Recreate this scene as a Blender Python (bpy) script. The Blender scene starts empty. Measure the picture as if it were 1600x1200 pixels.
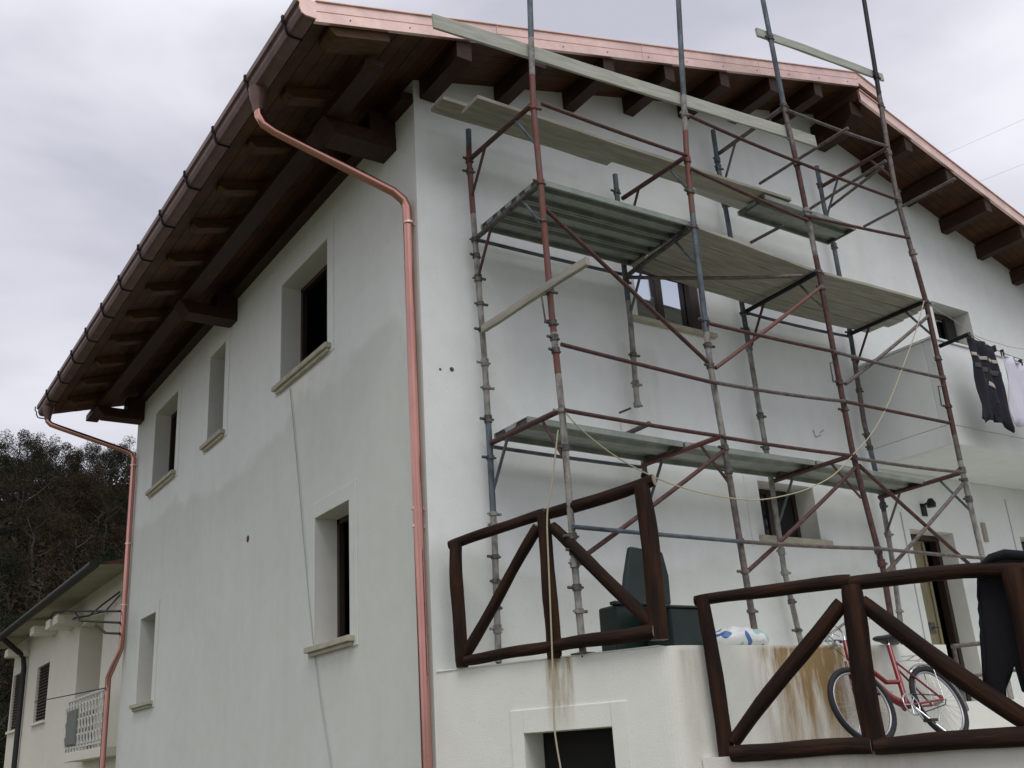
import bpy, bmesh, math, random
from mathutils import Vector, Matrix
random.seed(7)
S = bpy.context.scene
C = S.collection
rad = math.radians

# ------------------------------------------------------------------ camera
YAW, PITCH, ROLL, FPX = 0.605784, 0.350739, -0.066067, 1601.2
fw = Vector((math.sin(YAW)*math.cos(PITCH), math.cos(YAW)*math.cos(PITCH), math.sin(PITCH)))
rt0 = fw.cross(Vector((0, 0, 1))).normalized(); up0 = rt0.cross(fw)
rt = rt0*math.cos(ROLL) + up0*math.sin(ROLL); up = -rt0*math.sin(ROLL) + up0*math.cos(ROLL)
cam = bpy.data.cameras.new('camera'); cam.sensor_width = 36; cam.lens = FPX/1600*36
cam.clip_start = .05; cam.clip_end = 2000
co = bpy.data.objects.new('camera', cam); C.objects.link(co); S.camera = co
co.matrix_world = Matrix(((rt.x, up.x, -fw.x, 0), (rt.y, up.y, -fw.y, 0), (rt.z, up.z, -fw.z, 0), (0, 0, 0, 1)))

# ------------------------------------------------------------------ world
W = bpy.data.worlds.new('World'); S.world = W; W.use_nodes = True
nt = W.node_tree; N = nt.nodes; L = nt.links
bg = N['Background']
SUN_EL, SUN_AZ = rad(60), rad(203)
sky = N.new('ShaderNodeTexSky'); sky.sky_type = 'NISHITA'; sky.sun_disc = False
sky.sun_elevation = SUN_EL; sky.sun_rotation = SUN_AZ
tc = N.new('ShaderNodeTexCoord'); mp = N.new('ShaderNodeMapping'); mp.inputs['Scale'].default_value = (1, 1, 2.2)
mp.inputs['Rotation'].default_value = (0.3, 0.2, 0.4)
n1 = N.new('ShaderNodeTexNoise'); n1.inputs['Scale'].default_value = 2.1; n1.inputs['Detail'].default_value = 5
n1.inputs['Roughness'].default_value = .48; n1.inputs['Distortion'].default_value = .35
cr = N.new('ShaderNodeValToRGB')
cr.color_ramp.elements[0].position = .38; cr.color_ramp.elements[0].color = (5.3, 5.35, 6.2, 1)
cr.color_ramp.elements[1].position = .62; cr.color_ramp.elements[1].color = (8.6, 8.6, 9.3, 1)
mx = N.new('ShaderNodeMix'); mx.data_type = 'RGBA'; mx.inputs['Factor'].default_value = .97
L.new(tc.outputs['Generated'], mp.inputs['Vector']); L.new(mp.outputs[0], n1.inputs['Vector'])
L.new(n1.outputs['Fac'], cr.inputs[0]); L.new(sky.outputs[0], mx.inputs[6]); L.new(cr.outputs[0], mx.inputs[7])
L.new(mx.outputs[2], bg.inputs[0]); bg.inputs[1].default_value = .1
sl = bpy.data.lights.new('sun', 'SUN'); sl.energy = 1.5; sl.angle = rad(34); sl.color = (1, .97, .93)
so = bpy.data.objects.new('sun', sl); C.objects.link(so)
sd = Vector((math.sin(SUN_AZ)*math.cos(SUN_EL), math.cos(SUN_AZ)*math.cos(SUN_EL), math.sin(SUN_EL)))
so.rotation_euler = sd.to_track_quat('Z', 'Y').to_euler(); so.location = (-10, -10, 30)
vs = S.view_settings; vs.view_transform = 'Standard'; vs.look = 'None'; vs.gamma = 1; vs.use_curve_mapping = False
vs.exposure = 0.08
S.cycles.max_bounces = 6

# ------------------------------------------------------------------ helpers
def ray(px, py): return rt*((px-800)/FPX) - up*((py-600)/FPX) + fw
def at(ax, v, px, py):
    """the point of the plane x=v (ax 0), y=v (ax 1), z=v (ax 2) surveyed at photograph position px,py"""
    d = ray(px, py); return d*(v/d[ax])
def atp(a, b, px, py, off=0.):
    """the same on the vertical plane through plan points a and b"""
    n = Vector((b[1]-a[1], -(b[0]-a[0]), 0)).normalized(); d = ray(px, py)
    return d*((n.dot(Vector((a[0], a[1], 0)))+off)/n.dot(d))

def mat(name, col, rough=.7, metal=0., bump=0., bscale=40., var=0., vscale=3., col2=None, stretch=None, coat=0., spec=.5, detail=6., ramp=(.35, .65)):
    m = bpy.data.materials.new(name); m.use_nodes = True; t = m.node_tree; n = t.nodes; l = t.links
    b = n['Principled BSDF']; b.inputs['Roughness'].default_value = rough; b.inputs['Metallic'].default_value = metal
    b.inputs['Specular IOR Level'].default_value = spec; b.inputs['Coat Weight'].default_value = coat
    b.inputs['Base Color'].default_value = (*col, 1)
    tc = n.new('ShaderNodeTexCoord'); mp = n.new('ShaderNodeMapping')
    if stretch: mp.inputs['Scale'].default_value = stretch
    l.new(tc.outputs['Object'], mp.inputs[0])
    if var or col2:
        c2 = col2 or tuple(max(0, c*(1-var)) for c in col)
        no = n.new('ShaderNodeTexNoise'); no.inputs['Scale'].default_value = vscale; no.inputs['Detail'].default_value = detail
        no.inputs['Roughness'].default_value = .6
        r = n.new('ShaderNodeValToRGB'); r.color_ramp.elements[0].position = ramp[0]; r.color_ramp.elements[1].position = ramp[1]
        r.color_ramp.elements[0].color = (*c2, 1); r.color_ramp.elements[1].color = (*col, 1)
        l.new(mp.outputs[0], no.inputs['Vector']); l.new(no.outputs['Fac'], r.inputs[0]); l.new(r.outputs[0], b.inputs['Base Color'])
        m['ramp'] = 1
    if bump:
        no = n.new('ShaderNodeTexNoise'); no.inputs['Scale'].default_value = bscale; no.inputs['Detail'].default_value = 4
        bp = n.new('ShaderNodeBump'); bp.inputs['Strength'].default_value = bump; bp.inputs['Distance'].default_value = .01
        l.new(mp.outputs[0], no.inputs['Vector']); l.new(no.outputs['Fac'], bp.inputs['Height']); l.new(bp.outputs[0], b.inputs['Normal'])
    return m

def plaster(name, col, damp=None, stains=()):
    """render: broad mottling, fine grain, an optional damp lower zone, optional rust runs (plan centre, z top, width, length)"""
    m = bpy.data.materials.new(name); m.use_nodes = True; t = m.node_tree; n = t.nodes; l = t.links
    b = n['Principled BSDF']; b.inputs['Roughness'].default_value = .92; b.inputs['Specular IOR Level'].default_value = .15
    tc = n.new('ShaderNodeTexCoord')
    def noise(sc, det, vec=None, rough=.55):
        x = n.new('ShaderNodeTexNoise'); x.inputs['Scale'].default_value = sc; x.inputs['Detail'].default_value = det
        x.inputs['Roughness'].default_value = rough; l.new(vec or tc.outputs['Object'], x.inputs['Vector']); return x.outputs['Fac']
    def ramp(src, a, b_, ca, cb):
        r = n.new('ShaderNodeValToRGB'); r.color_ramp.elements[0].position = a; r.color_ramp.elements[1].position = b_
        r.color_ramp.elements[0].color = (*ca, 1); r.color_ramp.elements[1].color = (*cb, 1); l.new(src, r.inputs[0]); return r.outputs[0]
    def mul(a, c):
        x = n.new('ShaderNodeMix'); x.data_type = 'RGBA'; x.blend_type = 'MULTIPLY'; x.inputs[0].default_value = 1
        l.new(a, x.inputs[6]); l.new(c, x.inputs[7]); return x.outputs[2]
    def math_(op, a, c):
        x = n.new('ShaderNodeMath'); x.operation = op
        for i, q in enumerate((a, c)):
            if q is None: continue
            if isinstance(q, (int, float)): x.inputs[i].default_value = q
            else: l.new(q, x.inputs[i])
        x.use_clamp = False; return x.outputs[0]
    base = ramp(noise(.8, 8), .3, .7, tuple(c*.94 for c in col), col)
    base = mul(base, ramp(noise(5, 6), .35, .6, (.965, .965, .955), (1, 1, 1)))
    mp = n.new('ShaderNodeMapping'); mp.inputs['Scale'].default_value = (3.5, 3.5, .25); l.new(tc.outputs['Object'], mp.inputs[0])
    base = mul(base, ramp(noise(1, 5, mp.outputs[0]), .3, .55, (.975, .97, .96), (1, 1, 1)))
    base = mul(base, ramp(noise(38, 2), .27, .36, (.92, .91, .88), (1, 1, 1)))
    sx = n.new('ShaderNodeSeparateXYZ'); l.new(tc.outputs['Object'], sx.inputs[0])
    if damp:
        w = math_('MULTIPLY', noise(.45, 5), 2.6); z = math_('ADD', sx.outputs['Z'], w)
        z = math_('DIVIDE', math_('SUBTRACT', z, damp+1.15), .2); z = math_('MINIMUM', math_('MAXIMUM', z, 0.), 1.)
        base = mul(base, ramp(z, 0, 1, (.875, .88, .845), (1, 1, 1)))
    for (cx, cy, zt, wd, ln, st) in stains:
        # rusty runs below a ledge: broken up by vertically stretched noise
        dx = math_('SUBTRACT', sx.outputs['X'], cx); dy = math_('SUBTRACT', sx.outputs['Y'], cy)
        r2 = math_('ADD', math_('MULTIPLY', dx, dx), math_('MULTIPLY', dy, dy))
        g = math_('MAXIMUM', math_('SUBTRACT', 1., math_('DIVIDE', math_('SQRT', r2, None), wd)), 0.)
        g = math_('MINIMUM', math_('MULTIPLY', g, 3.2), 1.)
        dz = math_('DIVIDE', math_('SUBTRACT', zt, sx.outputs['Z']), ln)
        v = math_('MULTIPLY', math_('MAXIMUM', math_('SUBTRACT', 1., dz), 0.), math_('MINIMUM', math_('MAXIMUM', math_('MULTIPLY', dz, 30.), 0.), 1.))
        m2 = n.new('ShaderNodeMapping'); m2.inputs['Scale'].default_value = (5.5, 5.5, .7); m2.inputs['Location'].default_value = (cx, 3, 1)
        l.new(tc.outputs['Object'], m2.inputs[0])
        nn = math_('MINIMUM', math_('MAXIMUM', math_('MULTIPLY', math_('SUBTRACT', noise(1, 6, m2.outputs[0], .7), .33), 2.6), 0.), 1.)
        f = math_('MULTIPLY', math_('MULTIPLY', math_('MULTIPLY', g, v), nn), st)
        f = math_('MINIMUM', f, .95)
        x = n.new('ShaderNodeMix'); x.data_type = 'RGBA'; l.new(f, x.inputs[0]); l.new(base, x.inputs[6]); x.inputs[7].default_value = (.27, .17, .06, 1)
        base = x.outputs[2]
    l.new(base, b.inputs['Base Color'])
    bp = n.new('ShaderNodeBump'); bp.inputs['Strength'].default_value = .35; bp.inputs['Distance'].default_value = .006
    add = math_('ADD', noise(90, 4), math_('MULTIPLY', noise(2.2, 4), 2.))
    l.new(add, bp.inputs['Height']); l.new(bp.outputs[0], b.inputs['Normal'])
    return m

M = dict(
 side=plaster('side_plaster', (.82, .84, .805), damp=4.05, stains=((4.4, 10.6, 4.42, .8, .7, .16), (4.4, 9.85, 1.14, .6, .8, .16), (4.4, 16.5, 4.45, .8, .6, .16))),
 gable=plaster('gable_plaster', (.80, .83, .815), damp=1.9, stains=((7.10, 7.8, 4.2, .30, 1.7, .30),)),
 reveal=plaster('reveal_plaster', (.76, .76, .71)),
 terr=plaster('terrace_plaster', (.80, .81, .74), stains=((6.85, 5.80, .74, .78, 1.35, 2.1), (4.95, 6.75, .74, .13, .6, 2.4), (5.6, 5.85, .73, .22, 1.4, .5))),
 ret=plaster('retaining_plaster', (.76, .75, .70), stains=((6.0, 5.2, -.05, .9, 1.2, .35),)),
 stone=mat('sill_stone', (.50, .465, .36), .8, bump=.3, bscale=30, var=.22, vscale=6),
 wood=mat('dark_stained_timber', (.046, .018, .008), .55, bump=.4, bscale=10, col2=(.024, .010, .005), vscale=3, stretch=(6, 1.2, 6), spec=.3),
 rafter=mat('lit_rafter_timber', (.105, .050, .018), .6, bump=.4, bscale=12, col2=(.055, .030, .011), vscale=3, stretch=(1.5, 6, 6), spec=.3),  # lighter than the other beams: the lit undersides are put into the colour
 woodx=mat('soffit_board_timber', (.100, .042, .015), .6, bump=.4, bscale=12, col2=(.045, .019, .008), vscale=2.5, stretch=(1, 1, 4), spec=.3),
 copper=mat('copper_sheet', (.93, .68, .60), .42, .85, bump=.12, bscale=6, var=.2, vscale=4),
 copperd=mat('weathered_copper', (.20, .125, .11), .5, .6, bump=.1, bscale=6, var=.3, vscale=5),
 strap=mat('black_iron_strap', (.012, .012, .014), .5, .5),
 cpipe=mat('copper_pipe', (.66, .34, .28), .24, 1., bump=.1, bscale=5, var=.25, vscale=2, stretch=(1, 1, .4)),
 log=mat('stained_log', (.062, .024, .009), .8, bump=1.0, bscale=16, col2=(.013, .0065, .0045), vscale=4, stretch=(2.5, 2.5, .35), spec=.2, ramp=(.42, .74)),
 logend=mat('weathered_log_end', (.30, .27, .22), .85, bump=.5, bscale=40, var=.4, vscale=20),
 red=mat('worn_red_tube_paint', (.165, .052, .040), .65, .2, bump=.4, bscale=50, col2=(.13, .085, .07), vscale=14, stretch=(1, 1, .35), ramp=(.36, .56)),
 grey=mat('mortar_splashed_tube', (.30, .29, .26), .85, .1, bump=.8, bscale=60, col2=(.13, .115, .11), vscale=16, stretch=(1, 1, .5), ramp=(.35, .6)),
 blue=mat('faded_blue_tube_paint', (.13, .165, .185), .65, .2, bump=.4, bscale=50, col2=(.045, .055, .075), vscale=14, stretch=(1, 1, .35)),
 maroon=mat('rusty_maroon_tube', (.125, .055, .045), .7, .3, bump=.4, bscale=60, col2=(.05, .03, .032), vscale=18),
 steel=mat('dull_steel_tube', (.19, .16, .135), .6, .4, bump=.4, bscale=60, col2=(.08, .065, .07), vscale=16),
 clamp=mat('coupler_iron', (.055, .05, .05), .7, .5, bump=.6, bscale=70, col2=(.16, .15, .13), vscale=25),
 deck=mat('galvanised_deck', (.30, .33, .29), .5, .35, bump=.2, bscale=30, col2=(.20, .23, .20), vscale=5),
 plank=mat('weathered_plank', (.38, .365, .30), .85, bump=.3, bscale=14, col2=(.25, .24, .19), vscale=3, stretch=(.7, 7, 7)),
 plankg=mat('grey_green_board', (.46, .47, .41), .85, bump=.3, bscale=14, col2=(.34, .355, .30), vscale=5, stretch=(.7, 7, 7)),
 black=mat('dark_interior', (.012, .011, .010), .9),  # near-black colour stands in for the shade of unlit rooms
 frame=mat('window_timber', (.045, .026, .018), .5, var=.4, vscale=12, stretch=(5, 5, 1)),
 glass=mat('reflective_glazing', (.66, .72, .80), .04, 1.),
 dark_glass=mat('dark_glazing', (.01, .012, .014), .08),
 door=mat('olive_door_leaf', (.23, .20, .11), .6, bump=.2, var=.25, vscale=6, stretch=(4, 4, .5)),
 roof=mat('roof_deck', (.18, .09, .06), .8, var=.3),
 cable=mat('grey_cable', (.42, .42, .41), .8),
 rope=mat('straw_rope', (.48, .43, .28), .9, bump=.6, bscale=200),
 wire=mat('black_wire', (.03, .03, .035), .7),
 ngreen=mat('dark_green_plastic', (.007, .021, .018), .45, var=.4, vscale=8),
 ground=mat('gravel_ground', (.16, .15, .11), .95, bump=1, bscale=30, col2=(.08, .09, .045), vscale=1.2),
 paving=mat('concrete_paving', (.40, .39, .35), .9, bump=.5, bscale=40, var=.25, vscale=4),
 hill=mat('hillside_soil', (.050, .040, .022), 1., bump=1, bscale=3, col2=(.024, .026, .012), vscale=.35),
 bark=mat('tree_bark', (.07, .06, .05), .95),
 twig=mat('bare_twigs', (.05, .045, .038), .95),
)
PAR = {}
def thing(name, label, cat, loc=(0, 0, 0), group=None, kind=None):
    o = bpy.data.objects.new(name, None); C.objects.link(o); o.location = loc; o.empty_display_size = .2
    tag(o, label, cat, group, kind); return o
def tag(o, label=None, cat=None, group=None, kind=None):
    if label: o['label'] = label
    if cat: o['category'] = cat
    if group: o['group'] = group
    if kind: o['kind'] = kind
    return o
def wloc(o):
    v = Vector(o.location)
    return wloc(o.parent) @ o.matrix_basis if o.parent else o.matrix_basis.copy()
def adopt(o, parent):
    if parent is not None:
        o.parent = parent
        def mw(p): return (mw(p.parent) @ p.matrix_parent_inverse @ p.matrix_basis) if p.parent else p.matrix_basis.copy()
        o.matrix_parent_inverse = mw(parent).inverted()
class MB:
    def __init__(s): s.v = []; s.f = []; s.m = []; s.sm = []
    def add(s, vs, fs, mi=0, smooth=False):
        b = len(s.v); s.v += [tuple(v) for v in vs]
        for f in fs: s.f.append([b+i for i in f]); s.m.append(mi); s.sm.append(smooth)
    def box(s, a, b, mi=0, M_=None):
        x0, y0, z0 = a; x1, y1, z1 = b
        vs = [Vector(p) for p in ((x0,y0,z0),(x1,y0,z0),(x1,y1,z0),(x0,y1,z0),(x0,y0,z1),(x1,y0,z1),(x1,y1,z1),(x0,y1,z1))]
        if M_ is not None: vs = [M_ @ v for v in vs]
        s.add(vs, [(0,3,2,1),(4,5,6,7),(0,1,5,4),(1,2,6,5),(2,3,7,6),(3,0,4,7)], mi)
    def obar(s, p0, p1, w, h, up_=Vector((0, 0, 1)), mi=0):
        """a rectangular bar from p0 to p1; w across, h along up"""
        p0, p1 = Vector(p0), Vector(p1); d = (p1-p0).normalized(); sd_ = d.cross(up_).normalized(); u = sd_.cross(d)
        vs = [p+sd_*(a*w/2)+u*(b*h/2) for p in (p0, p1) for a, b in ((-1,-1),(1,-1),(1,1),(-1,1))]
        s.add(vs, [(0,1,2,3),(7,6,5,4),(0,4,5,1),(1,5,6,2),(2,6,7,3),(3,7,4,0)], mi)
    def prism(s, pts, z0, z1, mi=0):
        n = len(pts); vs = [(p[0], p[1], z0) for p in pts]+[(p[0], p[1], z1) for p in pts]
        s.add(vs, [tuple(range(n))[::-1], tuple(range(n, 2*n))]+[(i, (i+1) % n, n+(i+1) % n, n+i) for i in range(n)], mi)
    def extr(s, prof, a, b, mi=0, caps=True, smooth=False):
        """profile (list of Vectors, closed) moved from offset a to offset b"""
        n = len(prof); vs = [Vector(p)+Vector(a) for p in prof]+[Vector(p)+Vector(b) for p in prof]
        fs = [(i, (i+1) % n, n+(i+1) % n, n+i) for i in range(n)]
        s.add(vs, fs, mi, smooth)
        if caps: s.add(vs, [tuple(range(n))[::-1], tuple(range(n, 2*n))], mi)
    def tube(s, pts, r, n=10, mi=0, closed=False, caps=True, rz=None):
        pts = [Vector(p) for p in pts]; k = len(pts)
        rs = r if isinstance(r, (list, tuple)) else [r]*k
        t0 = (pts[1]-pts[0]).normalized(); a = Vector((0, 0, 1)) if abs(t0.z) < .9 else Vector((1, 0, 0))
        u = t0.cross(a).normalized(); vs = []
        for i, p in enumerate(pts):
            if closed: t = (pts[(i+1) % k]-pts[i-1]).normalized()
            else: t = (pts[min(i+1, k-1)]-pts[max(i-1, 0)]).normalized()
            u = (u-t*u.dot(t)).normalized(); w = t.cross(u)
            for j in range(n):
                an = 2*math.pi*j/n; vs.append(p+(u*math.cos(an)+w*math.sin(an))*rs[i])
        fs = []
        for i in range(k if closed else k-1):
            for j in range(n):
                a0 = i*n+j; a1 = i*n+(j+1) % n; b0 = ((i+1) % k)*n+j; b1 = ((i+1) % k)*n+(j+1) % n
                fs.append((a0, a1, b1, b0))
        s.add(vs, fs, mi, True)
        if caps and not closed:
            s.add(vs[:n], [tuple(range(n))[::-1]], mi); s.add(vs[-n:], [tuple(range(n))], mi)
    def build(s, name, mats, parent=None, bevel=0., T=None, segs=2):
        me = bpy.data.meshes.new(name)
        vs = s.v
        me.from_pydata(vs, [], s.f)
        for m in (mats if isinstance(mats, (list, tuple)) else [mats]): me.materials.append(M[m] if isinstance(m, str) else m)
        me.polygons.foreach_set('material_index', s.m); me.polygons.foreach_set('use_smooth', s.sm); me.update()
        o = bpy.data.objects.new(name, me); C.objects.link(o)
        if T is not None: o.matrix_basis = T
        adopt(o, parent)
        if bevel:
            b = o.modifiers.new('bevel', 'BEVEL'); b.width = bevel; b.segments = segs; b.limit_method = 'ANGLE'; b.angle_limit = rad(40)
        return o
def tubeo(name, p0, p1, r, m, parent=None, n=10, sag=0., pts=None):
    """straight (or sagging) tube whose local Z runs along it"""
    p0, p1 = Vector(p0), Vector(p1); d = p1-p0; q = d.to_track_quat('Z', 'Y'); T = Matrix.Translation(p0) @ q.to_matrix().to_4x4()
    Ti = T.inverted(); k = 2 if not sag else 10
    P = [Ti @ (p0.lerp(p1, i/(k-1))-Vector((0, 0, sag*4*(i/(k-1))*(1-i/(k-1))))) for i in range(k)]
    mb = MB(); mb.tube(P, r, n); return mb.build(name, m, parent, T=T)
def logo(name, p0, p1, r0, r1, parent, bend=.012, m='log', seed=0):
    rnd = random.Random(seed); p0, p1 = Vector(p0), Vector(p1); d = p1-p0; q = d.to_track_quat('Z', 'Y')
    T = Matrix.Translation(p0) @ q.to_matrix().to_4x4(); ln = d.length; k = max(8, int(ln/.05)); n = 14
    a, b, c_, e = [rnd.uniform(0, 6.28) for _ in range(4)]; vs = []
    for i in range(k+1):
        t = i/k; cx = bend*math.sin(t*math.pi*1.0)*math.cos(a)+.004*math.sin(t*9+b); cy = bend*math.sin(t*math.pi)*math.sin(a)+.004*math.sin(t*7+c_)
        r = r0+(r1-r0)*t; r *= 1+.035*math.sin(t*ln*5+e)+.02*math.sin(t*ln*13+a)
        if i in (0, k): r *= .93
        for j in range(n):
            an = 2*math.pi*j/n; rr = r*(1+.03*math.sin(3*an+b+t*2)+.018*math.sin(5*an+c_-t*3)+rnd.uniform(-.012, .012))
            vs.append((cx+rr*math.cos(an), cy+rr*math.sin(an), t*ln))
    mb = MB(); mb.add(vs, [(i*n+j, i*n+(j+1) % n, (i+1)*n+(j+1) % n, (i+1)*n+j) for i in range(k) for j in range(n)], 0, True)
    mb.add(vs[:n], [tuple(range(n))[::-1]], 1); mb.add(vs[-n:], [tuple(range(n))], 1)
    return mb.build(name, [m, 'logend'], parent, T=T)
def panel(mb, O, U, Nn, us, zs, holes, depth=.33, mi=0, mr=1, top=None):
    """wall sheet: O + u*U + z; holes (u0,u1,z0,z1[,depth]) cut out and given reveals that run inward (-Nn)"""
    O, U, Nn = Vector(O), Vector(U).normalized(), Vector(Nn).normalized()
    P = lambda u, z, d=0.: O+U*u+Vector((0, 0, z))-Nn*d
    flip = U.cross(Vector((0, 0, 1))).dot(Nn) < 0
    ub = sorted({us[0], us[1], *[h[i] for h in holes for i in (0, 1)]}); zb = sorted({zs[0], zs[1], *[h[i] for h in holes for i in (2, 3)]})
    def quad(a, b, c, d, m_):
        q = [a, b, c, d]
        mb.add(q, [(3, 2, 1, 0) if flip else (0, 1, 2, 3)], m_)
    for i in range(len(ub)-1):
        for j in range(len(zb)-1):
            uc, zc = (ub[i]+ub[i+1])/2, (zb[j]+zb[j+1])/2
            if any(h[0] < uc < h[1] and h[2] < zc < h[3] for h in holes): continue
            quad(P(ub[i], zb[j]), P(ub[i+1], zb[j]), P(ub[i+1], zb[j+1]), P(ub[i], zb[j+1]), mi)
        if top: quad(P(ub[i], zs[1]), P(ub[i+1], zs[1]), P(ub[i+1], top(ub[i+1])), P(ub[i], top(ub[i])), mi)
    for h in holes:
        u0, u1, z0, z1 = h[:4]; d = h[4] if len(h) > 4 else depth
        quad(P(u0, z0), P(u0, z0, d), P(u0, z1, d), P(u0, z1), mr)
        quad(P(u1, z0, d), P(u1, z0), P(u1, z1), P(u1, z1, d), mr)
        quad(P(u0, z1), P(u0, z1, d), P(u1, z1, d), P(u1, z1), mr)
        quad(P(u0, z0, d), P(u0, z0), P(u1, z0), P(u1, z0, d), mr)

# ------------------------------------------------------------------ main planes (metres, eye level = 0)
XS, YG, YFAR, XR = 4.403, 7.8, 18.35, 17.6      # side wall, gable wall, far end, right end
GZ = -1.6                                        # ground
YF, YB = 6.56, 7.64                              # scaffold rows
ZT = .728                                        # terrace top
SL, SR, XRI = .268, .300, 11.0
zl = lambda x: 6.70+SL*(x-XS)                    # underside of the left roof slope
zr = lambda x: 8.235-SR*(x-XRI)                  # right slope, a little lower
YV, XE = 7.0, 2.963                              # verge plane, eave line

# ------------------------------------------------------------------ ground, hill
mb = MB(); mb.add([(-300, -300, GZ), (300, -300, GZ), (300, 300, GZ), (-300, 300, GZ)], [(0, 1, 2, 3)]); tag(mb.build('ground', 'ground'), kind='structure')
def hz(x, y):
    t = max(0., min(1., (y-36)/62)); t = t*t*(3-2*t)
    r = 3.0*math.sin(x*.05+.6)+1.5*math.sin(x*.13+y*.05)+.8*math.sin(x*.31+y*.22)
    return GZ-.3+t*(23.0+r*.8)+max(0, y-98)*.05
mb = MB(); nx, ny = 90, 70; vsx = []
for j in range(ny+1):
    for i in range(nx+1):
        x = -110+230*i/nx; y = 30+170*j/ny; vsx.append((x, y, hz(x, y)))
mb.add(vsx, [(j*(nx+1)+i, j*(nx+1)+i+1, (j+1)*(nx+1)+i+1, (j+1)*(nx+1)+i) for j in range(ny) for i in range(nx)], 0, True)
tag(mb.build('hill', 'hill'), kind='structure')

# ------------------------------------------------------------------ house
house = thing('house', 'large two storey house with fresh white plaster and dark timber eaves behind the scaffolding', 'house', (XS, YG, GZ))
# openings of the side wall: (y0, y1, z0, z1)
wins = [(9.95, 11.37, 4.51, 5.88), (13.52, 14.22, 4.56, 5.93), (15.83, 17.12, 4.58, 5.95), (9.41, 10.28, 1.23, 2.60), (16.42, 17.28, 1.17, 2.49)]
mb = MB(); panel(mb, (XS, YG, 0), (0, 1, 0), (-1, 0, 0), (0, YFAR-YG), (GZ, 6.70), [(a-YG, b-YG, c, d) for a, b, c, d in wins])
mb.build('wall', ['side', 'reveal'], house)
gw = dict(upper=(7.17, 8.16, 4.52, 5.22, .16), kitchen=(8.69, 9.62, 2.16, 2.80), door=(11.33, 12.24, .24, 2.42), far=(13.80, 14.75, .24, 2.47), balcony=(12.92, 13.84, 3.42, 5.90))
mb = MB()
topf = lambda u: (zl(XS+u) if XS+u <= XRI else zr(XS+u))+.005
mbh = [(h[0]-XS, h[1]-XS, *h[2:]) for h in gw.values()]
ub = mbh
panel(mb, (XS, YG, 0), (1, 0, 0), (0, -1, 0), (0, XRI-XS), (GZ, 6.70), [h for h in mbh if h[0] < XRI-XS], top=topf)
panel(mb, (XS, YG, 0), (1, 0, 0), (0, -1, 0), (XRI-XS, XR-XS), (GZ, 6.20), [h for h in mbh if h[0] > XRI-XS], top=lambda u: zr(XS+u)+.005)
mb.build('gable_wall', ['gable', 'reveal'], house)
mb = MB(); mb.add([(XR, YG, GZ), (XR, YFAR, GZ), (XR, YFAR, 6.2), (XR, YG, 6.2)], [(0, 1, 2, 3)])
mb.add([(XS, YFAR, GZ), (XR, YFAR, GZ), (XR, YFAR, 6.2), (XRI, YFAR, 8.3), (XS, YFAR, 6.7)], [(4, 3, 2, 1, 0)])
mb.build('rear_wall', 'gable', house)
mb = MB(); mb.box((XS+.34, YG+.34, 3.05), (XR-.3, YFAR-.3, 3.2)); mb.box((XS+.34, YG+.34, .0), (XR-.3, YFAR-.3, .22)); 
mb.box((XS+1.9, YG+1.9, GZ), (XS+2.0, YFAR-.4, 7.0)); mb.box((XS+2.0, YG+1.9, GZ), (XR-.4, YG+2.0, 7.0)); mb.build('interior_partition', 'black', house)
# sills on the side wall, frames
for i, (a, b, c, d) in enumerate(wins):
    w = MB(); e = .012; t = .06
    for q in (((XS+.25, a, c), (XS+.31, a+t, d)), ((XS+.25, b-t, c), (XS+.31, b, d)), ((XS+.25, a, d-t), (XS+.31, b, d)), ((XS+.25, a, c), (XS+.31, b, c+t))):
        w.box(*q)
    w = w.build('window_frame', 'frame', house)
    s = MB(); s.box((XS-.085, a-.11, c-.055), (XS+.30, b+.11, c+.004)); s.box((XS-.05, a-.08, c-.095), (XS-.002, b+.08, c-.056)); s.build('sill', 'stone', house, bevel=.006)
    # slim raised plaster band round the opening
    p = MB(); o_ = .17; th = .014
    p.box((XS-th, a-o_, c-.10), (XS+.001, a-.001, d+o_)); p.box((XS-th, b+.001, c-.10), (XS+.001, b+o_, d+o_)); p.box((XS-th, a-.001, d+.001), (XS+.001, b+.001, d+o_))
    p.build('window_surround', 'side', house, bevel=.005)
# rooms seen through the glazing
def sash(name, x0, x1, z0, z1, y, mull=(), glass='glass', fr=.055, gmat=None, parent=house, fm='frame'):
    f = MB(); d = .05
    f.box((x0, y-d/2, z0), (x0+fr, y+d/2, z1)); f.box((x1-fr, y-d/2, z0), (x1, y+d/2, z1))
    f.box((x0+fr, y-d/2, z1-fr), (x1-fr, y+d/2, z1)); f.box((x0+fr, y-d/2, z0), (x1-fr, y+d/2, z0+fr))
    for m_ in mull: f.box((m_-.05, y-d/2-.004, z0+fr), (m_+.05, y+d/2, z1-fr))
    fo = f.build(name, fm, parent, bevel=.006)
    xs = [x0+fr, *mull, x1-fr]
    for i in range(len(xs)-1):
        a = xs[i]+(.05 if i else 0); b = xs[i+1]-(.05 if i < len(xs)-2 else 0)
        g = MB(); g.box((a, y-.006, z0+fr), (b, y+.006, z1-fr)); g.build('pane', glass, fo)
    return fo
sash('window', 7.17, 8.16, 4.52, 5.22, YG+.10, (7.60,))
m_ = MB(); m_.box((8.02, YG+.004, 4.53), (8.155, YG+.085, 5.21)); m_.build('window_shutter', 'frame', house, bevel=.004)
m_ = MB(); m_.box((7.04, YG-.07, 4.465), (8.32, YG+.09, 4.517)); m_.build('sill', 'stone', house, bevel=.006)
sash('window', 8.69, 9.62, 2.16, 2.80, YG+.30, (9.16,), 'dark_glass')
m_ = MB(); m_.box((8.58, YG-.07, 2.10), (9.74, YG+.29, 2.157)); m_.build('sill', 'stone', house, bevel=.006)
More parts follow.
